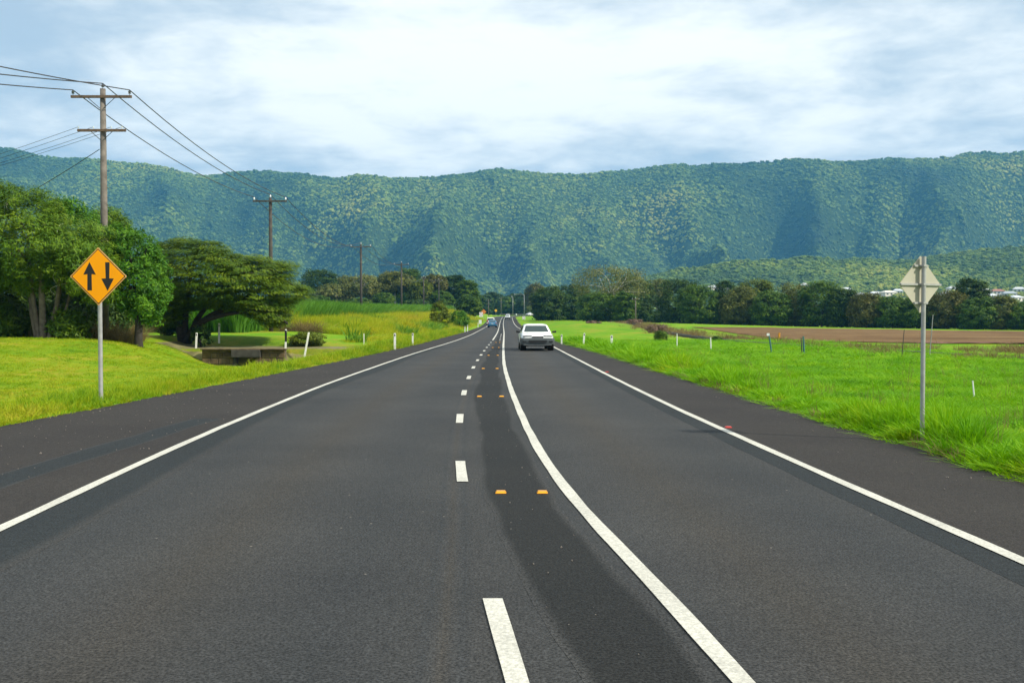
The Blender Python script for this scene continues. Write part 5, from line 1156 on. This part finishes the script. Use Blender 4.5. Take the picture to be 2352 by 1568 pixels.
def car(loc, rz, paint, label, style='wagon', L=4.85, W=1.78, Ht=1.42, bump=True, grp='cars on the road'):
    root = empty('car', loc, rz, label, 'car', grp); P = M[paint]; hl = L / 2; hw = W / 2; van = style == 'van'
    belt = 0.93 if not van else 1.0
    def sec(y, w, zt, zb=0.31, crown=0.03):
        pr = [(0, zt + crown), (.45, zt + crown * .85), (.82, zt + crown * .2), (.95, zt - .05), (1.0, zt - .16), (1.0, .56), (.975, .38), (.93, zb), (.5, zb - .02), (0, zb - .02)]
        r = [(w * a, y, z) for a, z in pr]; return r + [(-x, yy, z) for x, yy, z in r[-2:0:-1]]
    if van: st_ = [(hl, .84, .72), (hl - .08, .93, .84), (hl - .5, .97, .94), (hl - .95, 1, 1.0), (0, 1, 1.02), (-hl + .15, .98, 1.02), (-hl, .94, 1.0)]
    else: st_ = [(hl, .86, .70), (hl - .05, .91, .755), (hl - .2, .95, .795), (hl - .75, .985, .87), (hl - 1.42, 1, .94), (.2, 1, .945), (-hl + 1.1, 1, .96), (-hl + .45, .985, .96), (-hl + .1, .95, .92), (-hl, .90, .84)]
    body = MB().loft([sec(y, w * hw, z) for y, w, z in st_][::-1]).build('body', P, root, smooth=True)
    body.data.polygons.foreach_set('use_smooth', [True] * len(body.data.polygons)); 
    yb0 = hl - 1.38 if not van else hl - .62                               # windscreen foot
    if style == 'wagon': ring = [(belt - .04, yb0 + .08, -hl + .10, .90), (.985, yb0 - .03, -hl + .14, .885), (Ht - .095, yb0 - .74, -hl + .40, .725), (Ht - .035, yb0 - .92, -hl + .58, .66), (Ht, yb0 - 1.25, -hl + .95, .48)]
    elif style == 'van': ring = [(belt - .06, yb0 + .08, -hl + .02, .95), (1.05, yb0 - .02, -hl + .03, .94), (Ht - .16, yb0 - .52, -hl + .12, .84), (Ht - .05, yb0 - .74, -hl + .2, .76), (Ht, yb0 - 1.0, -hl + .4, .58)]
    else: ring = [(belt - .06, yb0 + .08, -hl + .62, .90), (1.0, yb0 - .05, -hl + .72, .885), (Ht - .13, yb0 - .70, -hl + 1.30, .74), (Ht - .045, yb0 - .92, -hl + 1.52, .66), (Ht, yb0 - 1.2, -hl + 1.85, .48)]
    def rr(z, yf, yr, w):
        a = w * hw; c = .07 * a / hw + .02; bow = .05
        return [(a, yr + c, z), (a, yf - c * 1.6, z), (a - c, yf - .03, z), (a * .5, yf + bow * .6, z), (0, yf + bow, z), (-a * .5, yf + bow * .6, z), (-a + c, yf - .03, z), (-a, yf - c * 1.6, z), (-a, yr + c, z), (-a + c, yr, z), (a - c, yr, z)]
    R = [rr(*r) for r in ring]
    MB().loft(R).build('cabin', P, root, smooth=False)
    # windows lie just proud of the cabin faces
    def between(k0, k1, idx, t0, t1, out, inset=0.0):
        A, B = [np.array(R[k0][i]) for i in idx], [np.array(R[k1][i]) for i in idx]
        lo = [a + (b - a) * t0 for a, b in zip(A, B)]; hi = [a + (b - a) * t1 for a, b in zip(A, B)]
        o = np.array(out); return [tuple(p + o) for p in lo], [tuple(p + o) for p in hi]
    def pane(name, lo, hi, mat):
        n = len(lo); return MB().add(lo + hi, [(i, i + 1, n + i + 1, n + i) for i in range(n - 1)]).build(name, mat, root)
    f_idx = [6, 5, 4, 3, 2]; lo, hi = between(1, 2, f_idx, 0.02, 0.97, (0, .014, .010)); sh = lambda P_, k: [(x * k, y, z) for x, y, z in P_]
    pane('windscreen', sh(lo, .95), sh(hi, .95), M['glass'])
    lo, hi = between(1, 2, [10, 9], 0.05, 0.93, (0, -.012, .006)); pane('rear_window', sh(lo, .92), sh(hi, .92), M['glass'])
    for s, (i0, i1) in ((1, (0, 1)), (-1, (8, 7))):
        A0, A1 = np.array(R[1][i0]), np.array(R[1][i1]); B0, B1 = np.array(R[2][i0]), np.array(R[2][i1])
        cuts = (.06, .34, .64, .93)
        for u0, u1 in zip(cuts[:-1], cuts[1:]):
            q = [A0 + (A1 - A0) * (u0 + .015), A0 + (A1 - A0) * (u1 - .015), B0 + (B1 - B0) * (u1 - .015), B0 + (B1 - B0) * (u0 + .015)]
            q = [q[0] * .93 + q[3] * .07, q[1] * .93 + q[2] * .07, q[1] * .08 + q[2] * .92, q[0] * .08 + q[3] * .92]
            MB().add([tuple(p + np.array([s * .012, 0, .004])) for p in q], [(0, 1, 2, 3) if s > 0 else (3, 2, 1, 0)]).build('side_window', M['glass'], root)
    bm_ = M['bumper'] if bump else P
    def bumper(yc, sgn):
        pr = [(0, 1), (.55, .985), (.85, .94), (.975, .86), (1.005, .66)]
        out = [(x * hw, yc + sgn * (k - 1) * .5) for x, k in pr]; out = out + [(-x, y) for x, y in out[:0:-1]] if False else [(-x, y) for x, y in out[:0:-1]] + out
        rings = [[(x * k2, y + sgn * dy, z) for x, y in out] + [(hw * .9, yc - sgn * .35, z), (-hw * .9, yc - sgn * .35, z)] for z, k2, dy in ((.30, .955, -.05), (.36, .995, .02), (.53, 1.0, .045), (.65, 1.0, .04), (.69, .985, .0))]
        if sgn < 0: rings = [r[::-1] for r in rings]
        return MB().loft(rings).build('bumper', bm_, root)
    fb = bumper(hl + .03, 1); bumper(-hl - .02, -1)
    MB().prism([(-.40, .43), (.40, .43), (.52, .49), (.46, .56), (-.46, .56), (-.52, .49)], hl + .02, hl + .088).build('air_intake', M['black'], fb)
    for s in (-1, 1): MB().box((s * .70, hl - .035, .50), (.20, .2, .06)).build('fog_lamp', M['black'], fb)
    gx = .30 if not van else .34; gz_ = .735 if not van else .80
    MB().box((0, hl - .0, gz_), (gx * 2, .06, .07)).build('grille', M['black'], root, bevel=.008)
    for s in (-1, 1):
        mb = MB(); z0, z1 = gz_ - .062, gz_ + .062
        mb.loft([[(s * gx * 1.05, hl - .005, z0 + .02), (s * .60, hl - .02, z0), (s * .79, hl - .12, z0 + .005), (s * .79, hl - .12, z1 - .01), (s * .60, hl - .035, z1), (s * gx * 1.05, hl - .02, z1 - .015)],
                 [(s * gx * 1.05, hl - .10, z0 + .02), (s * .60, hl - .12, z0), (s * .77, hl - .22, z0 + .005), (s * .77, hl - .22, z1 - .01), (s * .60, hl - .13, z1), (s * gx * 1.05, hl - .12, z1 - .015)]])
        hlamp = mb.build('headlight', M['headlight'], root)
        MB().box((s * .565, hl - .045, gz_ + .072), (.50, .12, .014)).build('bezel', M['black'], hlamp)
        MB().box((s * .70, -hl + .02, .76 if not van else 1.0), (.26, .10, .15 if not van else .4)).build('tail_light', M['tail'], root, bevel=.01)
        m_ = MB().loft([[(s * (hw * .97), yb0 - .12, .93), (s * (hw * .97), yb0 - .20, .93), (s * (hw * .97), yb0 - .20, 1.02), (s * (hw * .97), yb0 - .12, 1.02)], [(s * (hw + .20), yb0 - .16, .94), (s * (hw + .20), yb0 - .24, .94), (s * (hw + .20), yb0 - .24, 1.055), (s * (hw + .20), yb0 - .16, 1.055)]]).build('wing_mirror', M['black'], root)
        for yw in (hl - .93, -hl + 1.02):
            MB().tube([(s * (hw - .30), yw, .33), (s * (hw + .002), yw, .33)], .365, 20).build('wheel_arch', M['black'], root)
            wh = MB().tube([(s * (hw - .225), yw, .30), (s * (hw - .19), yw, .30), (s * (hw - .02), yw, .30), (s * (hw + .008), yw, .30)], [.27, .305, .305, .27], 22).build('wheel', M['tyre'], root)
            MB().tube([(s * (hw - .02), yw, .30), (s * (hw + .014), yw, .30)], [.20, .185], 16).build('rim', M['rim'], wh)
    MB().box((0, -hl - .01, .70 if not van else .62), (.40, .06, .11)).build('number_plate', M['plate'], root)
    MB().box((0, 0, .27), (hw * 1.6, L * .86, .07)).build('underbody', M['black'], root)
    MB().box((0.0, yb0 + .02, .945), (1.1, .03, .02), 0.06).build('wiper', M['black'], root)
    return root
def road_z(y): return float(gprof(y)) + 0.004
car((1.30, 54.3, road_z(54)), math.pi + math.radians(1.5), 'car_white', 'white station wagon with grey bumper driving towards the viewer', 'wagon')
car((-3.62, 181, road_z(181)), math.radians(0.6), 'car_blue', 'blue sedan seen from behind in the left lane', 'sedan', 4.4, 1.70, 1.40, False)
car((-4.75, 217, road_z(217)), math.radians(1.5), 'car_offwhite', 'white van partly hidden ahead of the blue sedan', 'van', 4.6, 1.80, 1.72, False)
car((-1.45, 318, road_z(318)), math.pi, 'car_white', 'far white sedan coming on behind the white station wagon', 'sedan', 4.5, 1.76, 1.42, True)
car((-1.55, 372, road_z(372)), math.pi, 'car_silver', 'farthest white car just behind the far white sedan', 'sedan', 4.5, 1.76, 1.48, False)
car((8.2, 466, road_z(466)), math.radians(150), 'car_white', 'white car turning on the far bend', 'sedan', 4.6, 1.76, 1.45, False)
car((12.6, 473, road_z(473)), math.radians(140), 'car_silver', 'silver car at the right on the far bend', 'sedan', 4.5, 1.76, 1.45, False)

# ------------------------------------------------------------------ small far signs and the barrier
M['sign_amber'] = plain('sign_amber', (0.75, 0.42, 0.02), 0.5, var=0.05); M['ring_red'] = plain('sign_ring_dark_red', (0.35, 0.06, 0.05), 0.5)
def small_sign(x, yb, yc, Y, shape, size, label, mat, ring=False):
    X1 = at(x, yc, Y)[0]; gz = max(Hs(X1, Y), -9); zc = at(x, yc, Y)[2] - gz
    root = empty('small_sign', (X1, Y, gz), 0, label, 'road sign', 'small far road signs')
    MB().tube([(0, 0, -.2), (0, 0, zc + size[1] * .4)], .035, 7).build('post', M['galv'], root)
    w_, h_ = size[0] / 2, size[1] / 2
    poly = [(0, zc - h_), (w_, zc), (0, zc + h_), (-w_, zc)] if shape == 'diamond' else [(-w_, zc - h_), (w_, zc - h_), (w_, zc + h_), (-w_, zc + h_)]
    pl = MB().prism(poly, -.06, -.04).build('plate', M[mat], root)
    if ring:
        r_ = min(w_, h_) * .8; mb = MB(); n = 20; zc2 = zc + (h_ - w_) * .2
        vs = [(r_ * math.cos(t), -.066, zc2 + r_ * math.sin(t)) for t in np.linspace(0, 6.283, n + 1)[:-1]] + [(r_ * .74 * math.cos(t), -.066, zc2 + r_ * .74 * math.sin(t)) for t in np.linspace(0, 6.283, n + 1)[:-1]]
        mb.add(vs, [(i, (i + 1) % n, n + (i + 1) % n, n + i) for i in range(n)]); mb.build('ring', M['ring_red'], pl)
    return root
small_sign(1105, 737, 722, 270, 'rect', (1.0, 1.25), 'white rectangular speed sign on the left verge before the bend', 'white_sign', True)
small_sign(1111, 737, 716, 276, 'diamond', (1.5, 1.5), 'rust-orange diamond sign just right of the white speed sign', 'rust')
small_sign(1103, 748, 739, 215, 'rect', (0.62, 0.85), 'small plain white sign on the left verge level with the van', 'white_sign')
small_sign(1139, 726, 713, 480, 'diamond', (1.5, 1.5), 'amber diamond warning sign on the outside of the far bend', 'sign_amber')
small_sign(1203, 737, 731, 330, 'rect', (1.0, 1.35), 'white speed sign on the right verge below the cars on the bend', 'white_sign', True)
small_sign(1186, 724, 722, 490, 'diamond', (0.9, 0.9), 'small pale diamond marker left of the cars on the bend', 'white_sign')
def barrier():
    root = empty('guard_rail', (0, 508, float(gprof(508)) - .1), 0, 'pale guard rail on the outside of the far bend', 'guard rail')
    pts = [(-6, -4), (-3, -2), (2, 0), (6, 2), (12, 3), (20, 3)]
    MB().loft([[(x, y, z) for x, y in pts] for z in (.50, .60, .72, .82)], False, False).build('rail', M['steel_dark'], root)
    for k in range(12):
        t = k / 11 * 26 - 6; y = np.interp(t, [q[0] for q in pts], [q[1] for q in pts]); MB().box((t, y + .08, .4), (.12, .12, .85)).build('post', M['galv'], root)
barrier()

# ------------------------------------------------------------------ houses on the far hillside
def hill_hit(x, y):
    d = ray(x, y); Ys = np.linspace(850, 1700, 1500); t = Ys / d[1]; z = CAMH + d[2] * t
    gap = z - mountain_z(np.full_like(Ys, x), Ys); k = int(np.argmax(gap < 0)) if (gap < 0).any() else 500
    return np.array([d[0] * t[k], Ys[k], float(mountain_z(np.array([x * 1.0]), np.array([Ys[k]]))[0])])
M['house_wall'] = plain('house_wall_cream', (0.70, 0.66, 0.56), 0.8, var=0.06); M['house_white'] = plain('house_wall_white', (0.6, 0.6, 0.58), 0.8, var=0.05)
M['roof_white'] = plain('roof_white_metal', (0.58, 0.60, 0.62), 0.5, var=0.05); M['roof_red'] = plain('roof_terracotta', (0.34, 0.15, 0.10), 0.8, var=0.1); M['roof_grey'] = plain('roof_grey_metal', (0.36, 0.40, 0.44), 0.5, var=0.08)
M['window_dark'] = plain('house_window', (0.03, 0.04, 0.05), 0.1)
HS = [(1640, 663, 14, 'roof_white', 'white-roofed house above the flat-topped dark tree'), (1668, 668, 11, 'roof_white', 'small white house right of the flat-topped dark tree'), (1848, 658, 9, 'roof_white', 'tiny white house above the olive trees'),
      (1942, 668, 11, 'roof_white', 'white house above the slope of the dark tree'), (1976, 681, 10, 'roof_grey', 'blue-grey roofed house left of the bare sign'), (2010, 678, 13, 'roof_white', 'white-roofed house, second left of the bare sign'),
      (2040, 676, 16, 'house_wall', 'long cream house just left of the bare sign'), (2062, 672, 10, 'roof_white', 'small white house touching the left corner of the bare sign'), (2172, 680, 11, 'roof_white', 'white house close right of the bare sign'),
      (2192, 666, 15, 'roof_white', 'large white house left of the isolated dark crown'), (2262, 672, 12, 'roof_white', 'white house right of the isolated dark crown'), (2290, 673, 13, 'roof_red', 'house with a terracotta roof near the right edge'),
      (2275, 684, 13, 'roof_white', 'low white house below the terracotta roof'), (2318, 678, 13, 'roof_grey', 'grey-roofed house right of the terracotta roof'), (2340, 668, 12, 'roof_white', 'highest white house at the right edge'), (2332, 688, 15, 'roof_white', 'lowest white house at the right edge')]
for k, (x, y, wd, roof, lab) in enumerate(HS):
    q = hill_hit(x, y + 3); rgk = random.Random(k); root = empty('house', q, rgk.uniform(-.5, .5), lab, 'house', 'houses on the far hillside')
    dp, hh = wd * .7, 3.4; MB().box((0, 0, hh / 2 - 2), (wd, dp, hh + 4)).build('wall', M['house_wall' if k % 3 == 0 else 'house_white'], root)
    o_ = .7; MB().loft([[(-wd / 2 - o_, -dp / 2 - o_, hh), (wd / 2 + o_, -dp / 2 - o_, hh), (wd / 2 + o_, dp / 2 + o_, hh), (-wd / 2 - o_, dp / 2 + o_, hh)], [(-wd * .28, -.1, hh + 2.3), (wd * .28, -.1, hh + 2.3), (wd * .28, .1, hh + 2.3), (-wd * .28, .1, hh + 2.3)]]).build('roof', M[roof], root)
    for i in range(3): MB().box((-wd * .32 + i * wd * .32, -dp / 2 - .02, 1.7), (wd * .14, .1, 1.4)).build('window', M['window_dark'], root)
# ------------------------------------------------------------------ air
def build_haze():
    m = bpy.data.materials.new('haze_air'); m.use_nodes = True; n, l = m.node_tree.nodes, m.node_tree.links
    n.remove(n['Principled BSDF']); pv = n.new('ShaderNodeVolumePrincipled'); pv.inputs['Color'].default_value = (0.14, 0.53, 1.0, 1)
    pv.inputs['Density'].default_value = 0.000122; pv.inputs['Anisotropy'].default_value = 0.0
    l.new(pv.outputs[0], n['Material Output'].inputs['Volume'])
    mb = MB(); mb.box((0, 2550, 330), (10800, 5600, 680))
    kind(mb.build('haze', m), 'stuff')
build_haze()
